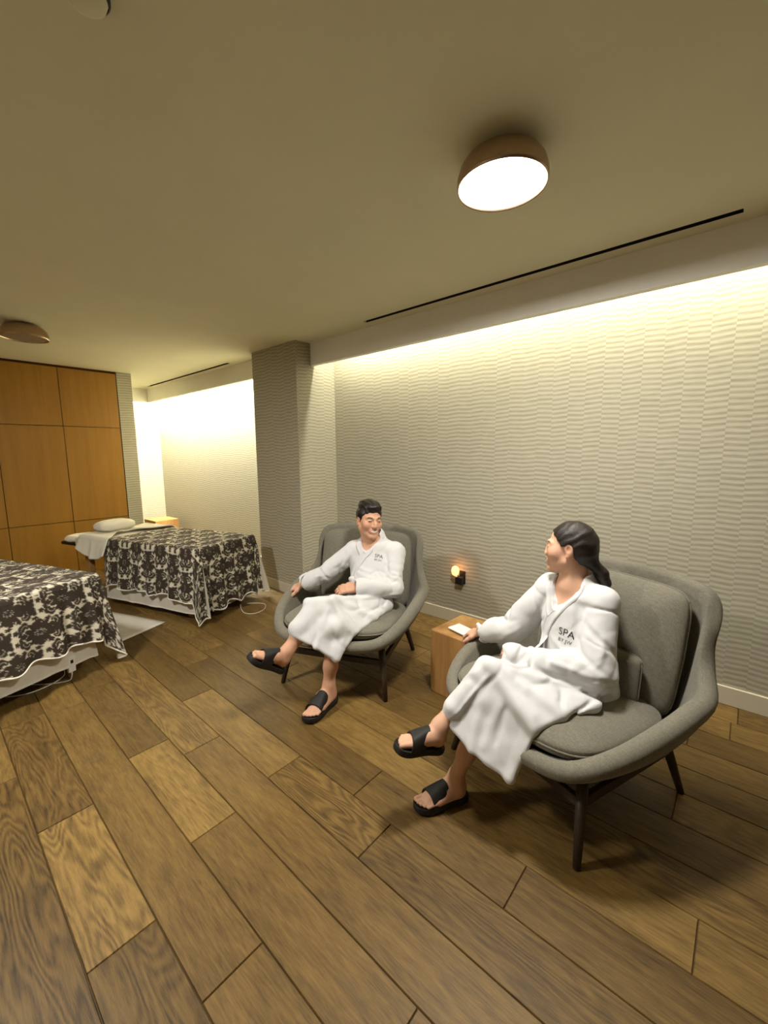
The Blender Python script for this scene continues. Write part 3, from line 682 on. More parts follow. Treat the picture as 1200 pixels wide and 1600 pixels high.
# ------------------------------------------------------------------ people: smooth implicit bodies, meshed with surface nets
A3 = lambda p: np.asarray(p, np.float64)
def nrm(v): v = A3(v); return v/(np.linalg.norm(v)+1e-12)
class Vol:
    def __init__(s, lo, hi, h):
        s.lo = A3(lo); s.h = h; s.n = (np.ceil((A3(hi)-s.lo)/h)+1).astype(int); s.F = np.full(s.n, .08, np.float32)
    def box(s, lo, hi):
        i0 = np.clip(np.floor((A3(lo)-s.lo)/s.h).astype(int), 0, s.n-1); i1 = np.clip(np.ceil((A3(hi)-s.lo)/s.h).astype(int)+1, 1, s.n)
        sl = tuple(slice(a, b) for a, b in zip(i0, i1))
        g = [(s.lo[k]+s.h*np.arange(i0[k], i1[k])).astype(np.float32) for k in range(3)]
        return sl, g[0][:, None, None], g[1][None, :, None], g[2][None, None, :]
    def op(s, prim, k=.02, mode='add'):
        f, lo, hi = prim; pad = k+2.5*s.h
        sl, X, Y, Z = s.box(A3(lo)-pad, A3(hi)+pad)
        if 0 in s.F[sl].shape: return s
        d = f(X, Y, Z).astype(np.float32); a = s.F[sl]
        if mode == 'add':
            hh = np.maximum(k-np.abs(a-d), 0)/k if k > 0 else 0
            s.F[sl] = np.minimum(a, d)-(hh*hh*k*.25 if k > 0 else 0)
        elif mode == 'cut':
            d = -d; hh = np.maximum(k-np.abs(a-d), 0)/k if k > 0 else 0
            s.F[sl] = np.maximum(a, d)+(hh*hh*k*.25 if k > 0 else 0)
        return s
    def keep(s, f):
        X, Y, Z = [(s.lo[k]+s.h*np.arange(s.n[k])).astype(np.float32).reshape([-1 if j == k else 1 for j in range(3)]) for k in range(3)]
        s.F = np.maximum(s.F, f(X, Y, Z).astype(np.float32)); return s
    def displace(s, f, band=.03):
        I = np.argwhere(np.abs(s.F) < band)
        P = s.lo+I*s.h; d = f(P); s.F[tuple(I.T)] += d.astype(np.float32)
    def at(s, P):
        q = (np.asarray(P)-s.lo)/s.h; i = np.clip(np.floor(q).astype(int), 0, s.n-2); f = q-i; r = 0
        for dx in (0, 1):
            for dy in (0, 1):
                for dz in (0, 1):
                    w = (f[:, 0] if dx else 1-f[:, 0])*(f[:, 1] if dy else 1-f[:, 1])*(f[:, 2] if dz else 1-f[:, 2])
                    r = r+w*s.F[i[:, 0]+dx, i[:, 1]+dy, i[:, 2]+dz]
        return r
    def grad(s, P):
        e = s.h; P = np.asarray(P, float); g = np.stack([s.at(P+d)-s.at(P-d) for d in np.eye(3)*e], 1); return g/(np.linalg.norm(g, axis=1, keepdims=True)+1e-9)
    def snap(s, P, off=0.0, it=8):
        P = np.array(P, float)
        for _ in range(it): P -= s.grad(P)*np.clip(s.at(P)-off, -.02, .02)[:, None]*.9
        return P
    def mesh(s, relax=1):
        F = s.F; ins = F < 0; n = s.n
        c = np.zeros(n-1, np.uint8)
        for dx in (0, 1):
            for dy in (0, 1):
                for dz in (0, 1): c += ins[dx:n[0]-1+dx, dy:n[1]-1+dy, dz:n[2]-1+dz]
        act = (c > 0) & (c < 8); I = np.argwhere(act); idm = np.full(n-1, -1, np.int32); idm[tuple(I.T)] = np.arange(len(I))
        acc = np.zeros((len(I), 3)); cnt = np.zeros(len(I)); cor = [(a, b, d) for a in (0, 1) for b in (0, 1) for d in (0, 1)]
        val = {k: F[I[:, 0]+k[0], I[:, 1]+k[1], I[:, 2]+k[2]].astype(float) for k in cor}
        for k in cor:
            for ax in range(3):
                if k[ax]: continue
                k2 = tuple(1 if j == ax else k[j] for j in range(3)); a, b = val[k], val[k2]; m = (a < 0) != (b < 0)
                t = np.where(m, a/np.where(m, a-b, 1), 0); p = np.tile(A3(k), (len(I), 1)); p[:, ax] += t; acc[m] += p[m]; cnt[m] += 1
        V = s.lo+(I+acc/cnt[:, None])*s.h; Q = []
        for ax in range(3):
            sl0 = [slice(1, -1)]*3; sl1 = [slice(1, -1)]*3; sl0[ax] = slice(0, -1); sl1[ax] = slice(1, None)
            a, b = ins[tuple(sl0)], ins[tuple(sl1)]
            for flip, m in ((0, a & ~b), (1, ~a & b)):
                E = np.argwhere(m); off = np.ones(3, int); off[ax] = 0; E = E+off
                u, v = [(1, 2), (2, 0), (0, 1)][ax]; q = []
                for du, dv in ((-1, -1), (0, -1), (0, 0), (-1, 0)):
                    J = E.copy(); J[:, u] += du; J[:, v] += dv; q.append(idm[tuple(J.T)])
                q = np.stack(q, 1); Q.append(q if not flip else q[:, ::-1])
        Q = np.vstack(Q); Q = Q[(Q >= 0).all(1)]
        for _ in range(relax):
            for lam in (.5, -.52):
                S = np.zeros_like(V); C = np.zeros(len(V))
                for j in range(4):
                    a, b = Q[:, j], Q[:, (j+1) % 4]
                    for q in range(3): S[:, q] += np.bincount(a, V[b, q], len(V))+np.bincount(b, V[a, q], len(V))
                    C += np.bincount(a, minlength=len(V))+np.bincount(b, minlength=len(V))
                V = V+lam*(S/np.maximum(C, 1)[:, None]-V)
        return V, Q
def cone(a, b, ra, rb, flat=None):
    a, b = A3(a), A3(b); R = max(ra, rb)
    if flat is None: nv, sc = A3((0, 0, 1)), 0.0
    else: nv, sc = nrm(flat[0]), 1/flat[1]-1
    b2 = (b-a)+nv*((b-a)@nv)*sc; bb = float(b2@b2)+1e-12
    def f(X, Y, Z):
        x, y, z = X-a[0], Y-a[1], Z-a[2]
        if sc:
            c = (x*nv[0]+y*nv[1]+z*nv[2])*sc; x, y, z = x+c*nv[0], y+c*nv[1], z+c*nv[2]
        t = np.clip((x*b2[0]+y*b2[1]+z*b2[2])/bb, 0, 1)
        return np.sqrt((x-t*b2[0])**2+(y-t*b2[1])**2+(z-t*b2[2])**2)-(ra+(rb-ra)*t)
    return f, np.minimum(a, b)-R, np.maximum(a, b)+R
def ell(c, r, ax=np.eye(3)):
    c, r, ax = A3(c), A3(r), A3(ax)
    def f(X, Y, Z):
        x, y, z = X-c[0], Y-c[1], Z-c[2]; k0 = 0; k1 = 0
        for i in range(3):
            q = x*ax[i][0]+y*ax[i][1]+z*ax[i][2]; k0 = k0+(q/r[i])**2; k1 = k1+(q/r[i]**2)**2
        k0 = np.sqrt(k0)+1e-9; return k0*(k0-1)/(np.sqrt(k1)+1e-9)
    return f, c-r.max(), c+r.max()
def tri(a, b, c, r):
    a, b, c = A3(a), A3(b), A3(c); ba, cb, ac = b-a, c-b, a-c; n = np.cross(ba, ac)
    def f(X, Y, Z):
        P = [np.broadcast_arrays(X-q[0], Y-q[1], Z-q[2]) for q in (a, b, c)]
        dot = lambda p, v: p[0]*v[0]+p[1]*v[1]+p[2]*v[2]
        e = [np.cross(ba, n), np.cross(cb, n), np.cross(ac, n)]
        inside = (np.sign(dot(P[0], e[0]))+np.sign(dot(P[1], e[1]))+np.sign(dot(P[2], e[2]))) >= 2
        d2 = None
        for p, v in zip(P, (ba, cb, ac)):
            t = np.clip(dot(p, v)/(v@v), 0, 1); q = sum((p[i]-v[i]*t)**2 for i in range(3)); d2 = q if d2 is None else np.minimum(d2, q)
        pl = dot(P[0], n)**2/(n@n)
        return np.sqrt(np.where(inside, pl, d2))-r
    M_ = np.stack([a, b, c]); return f, M_.min(0)-r, M_.max(0)+r
def chain(V, pts, rad, k=.01, mode='add', flat=None):
    for i in range(len(pts)-1): V.op(cone(pts[i], pts[i+1], rad[i], rad[i+1], flat), k, mode)
def quadsheet(V, a, b, c, d, r, k): V.op(tri(a, b, c, r), k); V.op(tri(a, c, d, r), k)
_lat = np.random.default_rng(5).random((24, 24, 24))
def vnoise(P, f):
    q = np.asarray(P)*f; i = np.floor(q).astype(int); t = q-i; t = t*t*(3-2*t); r = 0
    for dx in (0, 1):
        for dy in (0, 1):
            for dz in (0, 1):
                w = (t[:, 0] if dx else 1-t[:, 0])*(t[:, 1] if dy else 1-t[:, 1])*(t[:, 2] if dz else 1-t[:, 2])
                r = r+w*_lat[(i[:, 0]+dx) % 24, (i[:, 1]+dy) % 24, (i[:, 2]+dz) % 24]
    return r-.5

def hand(V, w, f, n, thumb, s=1.0, curl=(.35, .5, .4), tspread=.6, kk=.006):
    """w wrist, f towards the fingers, n back of the hand, thumb side"""
    f, n = nrm(f), nrm(n); n = nrm(n-f*(n@f)); t = nrm(np.cross(f, n)); t = t if t@A3(thumb) > 0 else -t
    w = A3(w); V.op(cone(w-f*.03*s, w+f*.02*s, .026*s, .027*s, (n, .72)), .02)
    tips = []
    for i, (o, ln) in enumerate(zip((.029, .010, -.009, -.027), (.96, 1.06, 1.0, .80))):
        kn = w+(f*(.086-.004*abs(i-1.2))+t*o)*s
        V.op(cone(w+f*.015*s+t*o*.55*s, kn, .014*s, .0115*s), .014)
        p, a = kn, 0; q = [kn]
        dsp = nrm(f+t*(o*2.2))
        for L_, c in zip((.042, .027, .022), curl):
            a += c; p = p+(dsp*math.cos(a)-n*math.sin(a))*L_*ln*s; q.append(p)
        chain(V, q, [.0100*s, .0090*s, .0083*s, .0072*s], kk); tips.append(q[-1])
    b0 = w+(f*.022+t*.022-n*.004)*s; d = nrm(f*.75+t*tspread-n*.25)
    b1 = b0+d*.040*s; b2 = b1+nrm(d+f*.35-n*.15)*.030*s; b3 = b2+nrm(d+f*.6-n*.3)*.024*s
    chain(V, [b0, b1, b2, b3], [.0155*s, .0125*s, .0102*s, .0085*s], .012)
def foot(V, heel, f, n, Ln, s=1.0, big=1):
    """heel = back of the sole, f forward, n up from the sole; big: which side (+/-) of cross(n, f) holds the big toe"""
    f, n = nrm(f), nrm(n); n = nrm(n-f*(n@f)); t = nrm(np.cross(n, f))*big; h = A3(heel); q = Ln/.255
    P = lambda a, b, c: h+f*a*q+t*b*q+n*c*q
    V.op(ell(P(.034, 0, .030), (.036*q, .031*q, .033*q), np.stack([f, t, n])), .02)
    chain(V, [P(.045, .0, .060), P(.050, 0, .10)], [.034*q, .032*q], .025)
    chain(V, [P(.05, .002, .052), P(.11, .008, .046), P(.165, .010, .030)], [.036*q, .033*q, .022*q], .03)
    V.op(ell(P(.175, .004, .019), (.045*q, .044*q, .020*q), np.stack([f, t, n])), .025)
    V.op(cone(P(.04, -.012, .022), P(.15, -.026, .018), .022*q, .020*q), .02)
    for o, a, r, l in ((.027, .205, .0125, .038), (.007, .212, .009, .030), (-.009, .208, .0085, .026), (-.023, .200, .008, .022), (-.036, .190, .0078, .018)):
        V.op(cone(P(a-.02, o, .017), P(a+l, o*1.02, .012), r*q*1.05, r*q), .006)
    return P
def head(V, c, f, u, s=1.0, female=False):
    f = nrm(f); u = nrm(A3(u)-f*(A3(u)@f)); l = np.cross(u, f); c = A3(c); ax = np.stack([l, f, u])
    P = lambda a, b, d: c+(l*a+f*b+u*d)*s
    V.op(ell(P(0, -.012, .026), (.0735*s, .091*s, .086*s), ax), .01)
    V.op(ell(P(0, .024, -.038), (.058*s, .062*s, .070*s), ax), .03)
    for sg in (-1, 1):
        V.op(cone(P(sg*.050, .008, -.058), P(sg*.014, .068, -.096), .020*s, .0165*s), .025)
        V.op(ell(P(sg*.038, .058, -.024), (.027*s, .025*s, .027*s), ax), .024)
        V.op(cone(P(sg*.012, .083, .024), P(sg*.044, .066, .022), .0085*s, .0075*s), .014)
        V.op(ell(P(sg*.0305, .091, .004), (.016*s, .010*s, .008*s), ax), .012, 'cut')
        V.op(ell(P(sg*.031, .0735, .003), (.0135*s, .0115*s, .0105*s), ax), .004)
        V.op(cone(P(sg*.021, .081, .0085), P(sg*.041, .076, .0075), .0042*s, .0036*s), .004)
        V.op(cone(P(sg*.020, .081, -.004), P(sg*.041, .075, -.0035), .0048*s, .0040*s), .006)
        V.op(ell(P(sg*.0105, .094, -.031), (.0085*s, .0095*s, .0075*s), ax), .008)
        V.op(ell(P(sg*.074, -.010, -.006), (.0070*s, .017*s, .028*s), nrm_rows(ax+np.array([[0]*3, u*.25*0, -f*.22]))), .006)
        V.op(ell(P(sg*.080, -.006, .002), (.006*s, .009*s, .014*s), ax), .006, 'cut')
        V.op(ell(P(sg*.075, -.004, -.031), (.006*s, .009*s, .010*s), ax), .006)
    nz = .90 if female else 1.0
    chain(V, [P(0, .084, .014), P(0, .095*nz+.004, -.010), P(0, .1035*nz, -.026)], [.008*s, .0082*s, .0112*s], .012)
    V.op(cone(P(0, .084, -.022), P(0, .096*nz, -.034), .012*s, .007*s), .01)
    if female: V.op(ell(P(0, .040, -.020), (.062*s, .046*s, .060*s), ax), .02)
    # smiling mouth: drawn-back corners, parted lips over the teeth
    up_ = [P(sg*w, d, h) for sg, w, d, h in ((-1, .034, .0690, -.0480), (-1, .018, .0855, -.0520), (1, 0, .0905, -.0535), (1, .018, .0855, -.0520), (1, .034, .0690, -.0480))]
    lo_ = [P(sg*w, d, h) for sg, w, d, h in ((-1, .034, .0690, -.0500), (-1, .019, .0830, -.0672), (1, 0, .0880, -.0725), (1, .019, .0830, -.0672), (1, .034, .0690, -.0500))]
    V.op(ell(P(0, .080, -.060), (.030*s, .016*s, .018*s), ax), .012)
    chain(V, up_, [.0035*s, .0052*s, .0058*s, .0052*s, .0035*s], .004)
    chain(V, lo_, [.0035*s, .0058*s, .0068*s, .0058*s, .0035*s], .004)
    V.op(ell(P(0, .076, -.097), (.020*s, .017*s, .017*s), ax), .016)
    return P, ax, c
def nrm_rows(M_): return np.array([nrm(r) for r in M_])
def skin_colors(V, base, hc, ax, s, female):
    q = (V-hc)@ax.T/s; a, b, d = q[:, 0], q[:, 1], q[:, 2]; near = (np.abs(a) < .1) & (np.abs(b) < .13) & (np.abs(d) < .14)
    C = np.tile(A3(base), (len(V), 1)); C *= (1+.10*vnoise(V, 28))[:, None]
    def mix(m, col): C[:] = C*(1-m[:, None])+A3(col)*m[:, None]
    sm = lambda x, e0, e1: np.clip((x-e0)/(e1-e0), 0, 1)
    fr = near & (b > .03)
    blush = np.exp(-(((np.abs(a)-.040)/.020)**2+((d+.022)/.022)**2))*fr; mix(blush*(.45 if female else .22), (.62, .22, .15))
    mix(np.exp(-((a/.015)**2+((d+.028)/.012)**2))*fr*.2, (.60, .22, .14))
    curve = -.0525+.000*a
    # lips and teeth
    up_c = -.0535+4.6*a*a; lo_c = -.0718+18.5*a*a
    wide = sm(.0365-np.abs(a), 0, .003)*fr*(b > .055)
    inmouth = sm(up_c-.0035-d, -.001, .001)*sm(d-(lo_c+.0045), -.001, .001)*wide*(np.abs(a) < .029)
    lips = np.maximum(sm(.0052-np.abs(d-up_c), -.001, .0015), sm(.0062-np.abs(d-lo_c), -.001, .0015))*wide
    mix(lips*.55, (.50, .19, .15)); mix(inmouth, (.80, .76, .68))
    # eyes narrowed by the smile, brows
    ea = np.abs(a)-.031
    eye = sm(.0125-np.abs(ea), 0, .003)*sm(.0034-np.abs(d-.0025+.10*ea*ea*100*.1), -.0008, .001)*fr*(b > .06); mix(np.clip(eye*1.2, 0, .96), (.018, .010, .008))
    br = sm(.0185-np.abs(np.abs(a)-.033), 0, .006)*sm((.0034 if female else .0050)-np.abs(d-.0255+2.2*(np.abs(a)-.030)**2*4), -.0012, .0014)*fr*(b > .05)
    mix(br*.85, (.02, .013, .01))
    ear = np.exp(-(((np.abs(a)-.078)/.01)**2+((b+.006)/.016)**2+((d+.004)/.026)**2))*near; mix(ear*.35, (.50, .17, .10))
    return np.clip(C, 0, 1)
def slipper(parent, heel, f, n, Ln, big):
    """open-toed slide under and around a foot; same frame as foot()"""
    f, n = nrm(f), nrm(n); n = nrm(n-f*(n@f)); t = nrm(np.cross(n, f))*big; h = A3(heel); q = Ln/.255
    P = lambda a, b, c: tuple(h+f*a*q+t*b*q+n*c*q)
    prof = [(-.016, .004), (-.012, .018), (0, .030), (.03, .038), (.08, .036), (.12, .040), (.17, .049), (.205, .050), (.235, .043), (.254, .028), (.262, .008)]
    pts = spline(prof, 40); off = np.interp(pts[:, 0], [-.02, .08, .17, .27], [0, .002, .004, .012])
    top = [(x, o+w) for (x, w), o in zip(pts, off)]+[(x, o-w) for (x, w), o in zip(pts[::-1], off[::-1])]
    rise = lambda x: .004*max(0, (x-.2)/.06)**2
    rows = []
    for z, sc in ((-.028, .90), (-.027, .96), (-.020, 1.0), (-.006, 1.0), (.002, .985), (.003, .95), (.0005, .90), (-.001, .5), (-.001, .02)):
        cx = .12
        rows.append([P(cx+(x-cx)*(1-(1-sc)*.45), y*sc, z+rise(x)) for x, y in top])
    sole = MB().grid(rows, cu=True, cap0=True).build('slipper', MAT['slide'], parent)
    rows = []
    xs = np.linspace(.108, .192, 9)
    for i, x in enumerate(xs):
        w = np.interp(x, pts[:, 0], pts[:, 1])+.002; hgt = np.interp(x, [.108, .15, .192], [.094, .076, .054]); o0 = np.interp(x, pts[:, 0], off)
        e = .0 if 0 < i < 8 else .0
        outer = [(o0+w*math.copysign(abs(math.cos(a))**.75, math.cos(a)), -.016+(hgt+.016)*abs(math.sin(a))**.72) for a in np.linspace(0, math.pi, 25)]
        th = .0055
        inner = [(o0+(w-th)*math.copysign(abs(math.cos(a))**.75, math.cos(a)), -.016+(hgt-th+.016)*abs(math.sin(a))**.72) for a in np.linspace(math.pi, 0, 25)]
        sk = .012*1
        rows.append([P(x+.010*(y/w), y, z) for y, z in outer+inner])
    st = MB().grid(rows, cu=True, cap0=True, cap1=True).build('strap', MAT['slide'], sole)
    autosmooth(st, 50); autosmooth(sole, 50)
    return sole
def lettering(parent, V, lines, pos, right, upv, name='lettering'):
    """embroidered text, laid on the cloth surface"""
    right, upv = nrm(right), nrm(upv); out = MB()
    for txt, size, dx, dy in lines:
        cu = bpy.data.curves.new('t', 'FONT'); cu.body = txt; cu.size = size; cu.align_x = 'CENTER'; cu.resolution_u = 3; cu.offset = -size*.008
        to = bpy.data.objects.new('t', cu); COL.objects.link(to)
        dg = bpy.context.evaluated_depsgraph_get(); me = bpy.data.meshes.new_from_object(to.evaluated_get(dg))
        co = np.array([v.co[:] for v in me.vertices])
        P = A3(pos)+np.outer(co[:, 0]+dx, right)+np.outer(co[:, 1]+dy, upv)
        Pt = V.snap(P, .0022); Pb = V.snap(P, -.0012)
        F = [tuple(p.vertices) for p in me.polygons]; n = len(Pt)
        out.add(Pt, F); out.add(Pb, [f[::-1] for f in F])
        bpy.data.objects.remove(to); bpy.data.curves.remove(cu); bpy.data.meshes.remove(me)
    return out.build(name, MAT['thread'], parent, False)
def vol_obj(V, name, mat, parent, relax=1, col=None):
    v, q = V.mesh(relax); c = col(v) if col else None
    return mesh_obj(name, v, q, mat, parent, True, col=c)
def folds(V, items):
    """soft folds (r>0) and creases (r<0) of width w along paths laid on the cloth"""
    for pts, r, w in items:
        q = spline(V.snap(spline(pts, 6), 0), 16); m = len(q)-1; lo, hi = q.min(0)-3*w, q.max(0)+3*w
        sl, X, Y, Z = V.box(lo, hi); best = None; tt = None
        for i in range(m):
            ab = q[i+1]-q[i]; L2_ = ab@ab+1e-12; x, y, z = X-q[i][0], Y-q[i][1], Z-q[i][2]
            t = np.clip((x*ab[0]+y*ab[1]+z*ab[2])/L2_, 0, 1); d = (x-t*ab[0])**2+(y-t*ab[1])**2+(z-t*ab[2])**2
            if best is None: best, tt = d, (i+t)/m
            else: k = d < best; tt = np.where(k, (i+t)/m, tt); best = np.where(k, d, best)
        V.F[sl] -= (r*np.exp(-best/(w*w))*np.sin(np.pi*np.clip(.12+.76*tt, 0, 1))).astype(np.float32)
def ribbon(V, pts, hw, th, name, mat, parent, n=40):
    """a cloth band laid on the surface along a path"""
    q = spline(V.snap(spline(pts, 14), .0), n); g = V.grad(V.snap(q, .004)); rows = []
    for _ in range(3): g[1:-1] = (g[:-2]+g[1:-1]*2+g[2:])/4
    T = np.gradient(q, axis=0)
    prof = [(-1, -.35), (-1.0, .55), (-.9, .95), (-.62, 1.0), (-.56, .80), (0, .95), (.56, .80), (.62, 1.0), (.9, .95), (1.0, .55), (1, -.35)]
    cross = []
    for i in range(n):
        a = nrm(np.cross(nrm(T[i]), nrm(g[i]))); cross.append([q[i]+a*hw*u for u, _ in prof])
    cr = np.array(cross); sn = V.snap(cr.reshape(-1, 3), 0, 6).reshape(cr.shape)
    for i in range(n): sn[i] += np.clip(((sn[i]-q[i])@nrm(g[i]))[:, None]*0, 0, 0)
    sn2 = sn.copy()
    for _ in range(4): sn2[1:-1] = (sn2[:-2]+2*sn2[1:-1]+sn2[2:])/4
    for i in range(n): rows.append([tuple(sn2[i][j]+nrm(g[i])*th*prof[j][1]) for j in range(len(prof))])
    return MB().grid(rows, cu=True, cap0=True, cap1=True)
def person(idx, label, J, s, h, female, skin, robe_h):
    (cx, cy), a = CH[idx]; e = empty('person', (cx, cy, 0), a); tag(e, label, 'person')
    g = {k: A3(v) for k, v in J.items() if isinstance(v, tuple) and len(v) == 3 and not isinstance(v[0], tuple)}
    lft = nrm(g['shL']-g['shR']); upt = nrm(g['neck']-g['pelvis']); fwd = nrm(np.cross(lft, upt)); upt = nrm(np.cross(fwd, lft)*1.0)
    if upt[2] < 0: upt = -upt
    # ---- body
    B = Vol((-.66, -1.0, -.02), (.46, .36, 1.22), h)
    B.op(cone(g['pelvis'], g['chest'], .125*s, .135*s, (fwd, .72)), .03)
    B.op(cone(g['chest'], g['neck']-upt*.03, .13*s, .075*s, (fwd, .72)), .05)
    B.op(cone(g['shR']-upt*.02, g['shL']-upt*.02, .048*s, .048*s), .05)
    P, ax, hc = head(B, g['head'], g['hf'], g['hu'], J['hs'], female)
    nr = (.050 if female else .057)
    B.op(cone(g['neck']-upt*.02, P(0, -.024, -.045), nr*1.12, nr), .03)
    for sg in (-1, 1): B.op(cone(P(sg*.048, -.02, -.03), g['neck']+fwd*.035-upt*.02+lft*sg*.012, .014, .012), .02)
    B.op(cone(g['neck']-upt*.01, g['shR']-upt*.025, .038*s, .036*s), .05); B.op(cone(g['neck']-upt*.01, g['shL']-upt*.025, .038*s, .036*s), .05)
    for S in 'RL':
        chain(B, [g['sh'+S], g['el'+S], g['wr'+S]], [.052*s, .042*s, .029*s], .02)
        hand(B, g['wr'+S], g['hd'+S], g['hn'+S], g['ht'+S], s*.98, J['curl'+S])
        n = nrm(g['fn'+S]); f = nrm(g['fd'+S])
        PF = foot(B, g['fo'+S], f, n, J['fl'], s, -1 if S == 'R' else 1)
        an = PF(.050, 0, .10); kn = g['kn'+S]; cal = kn+(an-kn)*.34; back = nrm(-f+0*n)
        B.op(cone(g['hip'+S]-A3((0, 0, .02)), kn-A3((0, -.03, .028)), .060*s, .042*s), .03)
        chain(B, [kn-A3((0, -.03, .028)), cal+back*.012, kn+(an-kn)*.68+back*.004, an], [.040*s, .047*s, .038*s, .032*s], .03)
        slipper(e, PF(0, 0, -.001), f, n, J['fl'], -1 if S == 'R' else 1)
    bo = vol_obj(B, 'body', MAT['skin'], e, 1, lambda v: skin_colors(v, skin, hc, ax, J['hs'], female))
    # ---- robe
    R = Vol((-.62, -.85, .10), (.48, .36, 1.02), robe_h)
    r0, r1 = J['tr']
    R.op(cone(g['pelvis'], g['chest'], r0, r1, (fwd, .76)), .03)
    R.op(cone(g['chest'], g['neck']-upt*.07, r1*.98, .105*s, (fwd, .72)), .05)
    R.op(cone(g['shR'], g['shL'], .062*s, .062*s), .045)
    for S in 'RL': R.op(cone(g['neck']-upt*.015-fwd*.015, g['sh'+S], .052*s, .056*s), .045)
    R.op(cone(g['neck']-upt*.03-fwd*.02, g['neck']+upt*(.045 if female else .026)-fwd*.014, .094*s+.004, .078*s+.002), .03)
    rs = J['sleeve']
    for tr_ in J['sheets']:
        q = [A3(v) for v in tr_[:-2]]
        if len(q) == 3: R.op(tri(*q, tr_[-2]), tr_[-1])
        else: quadsheet(R, *q, tr_[-2], tr_[-1])
    R.op(cone(g['hipR'], g['knR'], .088*s, .062*s), .03); R.op(cone(g['hipL'], g['knL']+A3((0, .03, -.01)), .092*s, .064*s), .03)
    R.op(cone(g['pelvis'], (g['hipR']+g['hipL'])/2+A3((0, -.08, 0)), r0*.92, .11*s), .05)
    J['extra'](R, g, s, fwd, upt, lft)
    arms = []
    for S in 'RL':
        wr = g['wr'+S]; el = g['el'+S]; cuff = el+(wr-el)*J['cuff'+S]; arms += [(g['sh'+S], el), (el, cuff)]
        R.op(cone(g['sh'+S], el, rs[0], rs[1]), .022)
        R.op(cone(el, cuff, rs[1], rs[2]), .010)
    for S in 'RL':
        wr = g['wr'+S]; el = g['el'+S]; cuff = el+(wr-el)*J['cuff'+S]; d = nrm(wr-el)
        R.op(cone(cuff+d*(rs[2]*.55+.05), cuff+d*(rs[2]*.55+.06), .05+.0*rs[2], rs[2]), .010, 'cut')
        if J['cuff'+S] < 1.1: R.op(cone(cuff-d*.02, cuff+d*.10, rs[2]-.018, rs[2]-.014), .008, 'cut')
    # cloth wrinkles: rings of crush on the sleeves, long soft folds on the skirt, slack across the body
    def crease(Pt, d, f, st, sd, wd):
        d = nrm(d); Q = Pt*(1/st)+np.outer(Pt@d, d)*(1-1/st)+sd; n_ = vnoise(Q+.35*np.stack([vnoise(Pt+sd, 9), vnoise(Pt-sd, 9), vnoise(Pt*1.1+sd, 9)], 1)*.16, f)
        return np.exp(-(n_/wd)**2)
    def wr_(Pt):
        wA = np.zeros(len(Pt)); out = np.zeros(len(Pt))
        for i_, (a_, b_) in enumerate(arms):
            ab = b_-a_; L_ = np.linalg.norm(ab); t = ((Pt-a_)@ab)/L_**2; d = np.linalg.norm(Pt-a_-np.clip(t, 0, 1)[:, None]*ab, axis=1)
            w = np.clip(1-(d-rs[1]*.85)/.03, 0, 1)*np.clip(1.4-np.abs(t-.5)*1.2, 0, 1)
            out += w*crease(Pt, ab+.25*upt*L_, 17, 2.6, 3.1+i_, .085)*.0085*(1 if i_ % 2 else .8); wA = np.maximum(wA, w)
        skirt = np.clip((-Pt[:, 1]-.22)/.12, 0, 1)*(1-wA); body = (1-wA)*(1-skirt)
        out += skirt*crease(Pt, (.85, -.2, .25), 10, 4.0, 1.7+J['ph'], .075)*.0065
        out += body*crease(Pt, .75*upt-.6*lft, 13, 3.0, 5.2+J['ph'], .08)*.0080
        amp = np.clip(vnoise(Pt+7, 9)*1.6+.65, .1, 1.1)
        return out*amp*1.4 - vnoise(Pt, 12)*.010 - vnoise(Pt+2, 24)*.004
    folds(R, J['folds'])
    R.displace(wr_)
    # neck opening
    vb = A3(J['vbot']); vb = R.snap(vb[None], 0)[0]; nk = g['neck']
    top = nk+upt*.05+fwd*.03
    R.op(cone(nk+upt*.012-fwd*.012, P(0, -.02, -.05), nr*1.02+.006, nr+.034), .006, 'cut')
    for t0, t1 in ((0, .35), (.35, .7), (.7, 1)):
        c0, c1 = nk+fwd*.055+(vb-nk-fwd*.055)*t0, nk+fwd*.055+(vb-nk-fwd*.055)*t1
        R.op(cone(c0+fwd*.035, c1+fwd*.035, .060*(1-t0)+.010, .060*(1-t1)+.010, (fwd, 2.2)), .006, 'cut')
    ro = vol_obj(R, 'robe', MAT['robe'], e, 2)
    # collar band, wrapped over at the front
    cb = MB()
    for pts in J['collar']:
        rb = ribbon(R, pts, J['cw'], .007, '', None, None); cb.add(rb.V, rb.F)
    autosmooth(cb.build('collar', MAT['robe'], ro), 60)
    # sash and its knot
    Bt = Vol(R.lo, R.lo+(R.n-1)*R.h, R.h)
    kp = R.snap(A3(J['knot'])[None], .010)[0]
    Bt.op(ell(kp, (.024, .016, .020)), .01)
    for q in J['tails']:
        qq = R.snap(spline([tuple(kp)]+q, 10), .006); gq = R.grad(qq); 
        for i in range(9): Bt.op(cone(qq[i], qq[i+1], .019, .019, (gq[i], .35)), .006)
    vol_obj(Bt, 'sash_knot', MAT['robe'], ro, 1)
    tp = R.snap(A3(J['text'])[None], 0)[0]; gn = R.grad(tp[None])[0]; rg = nrm(lft-gn*(lft@gn)); rg = nrm(rg*math.cos(J['trot'])+np.cross(gn, rg)*math.sin(J['trot'])); uu = np.cross(gn, rg)
    lettering(ro, R, [('SPA', J['ts'], 0, 0), ('BY JW', J['ts']*.50, 0, -J['ts']*.62)], tp, rg, uu)
    # ---- hair
    J['hair'](e, P, ax, hc, J['hs'], h)
    return e
def dirv(deg, z=0.0, idx=1):
    """world heading (degrees) into the chair's own frame"""
    a = R_(deg)-CH[idx][1]; return (math.cos(a), math.sin(a), z)

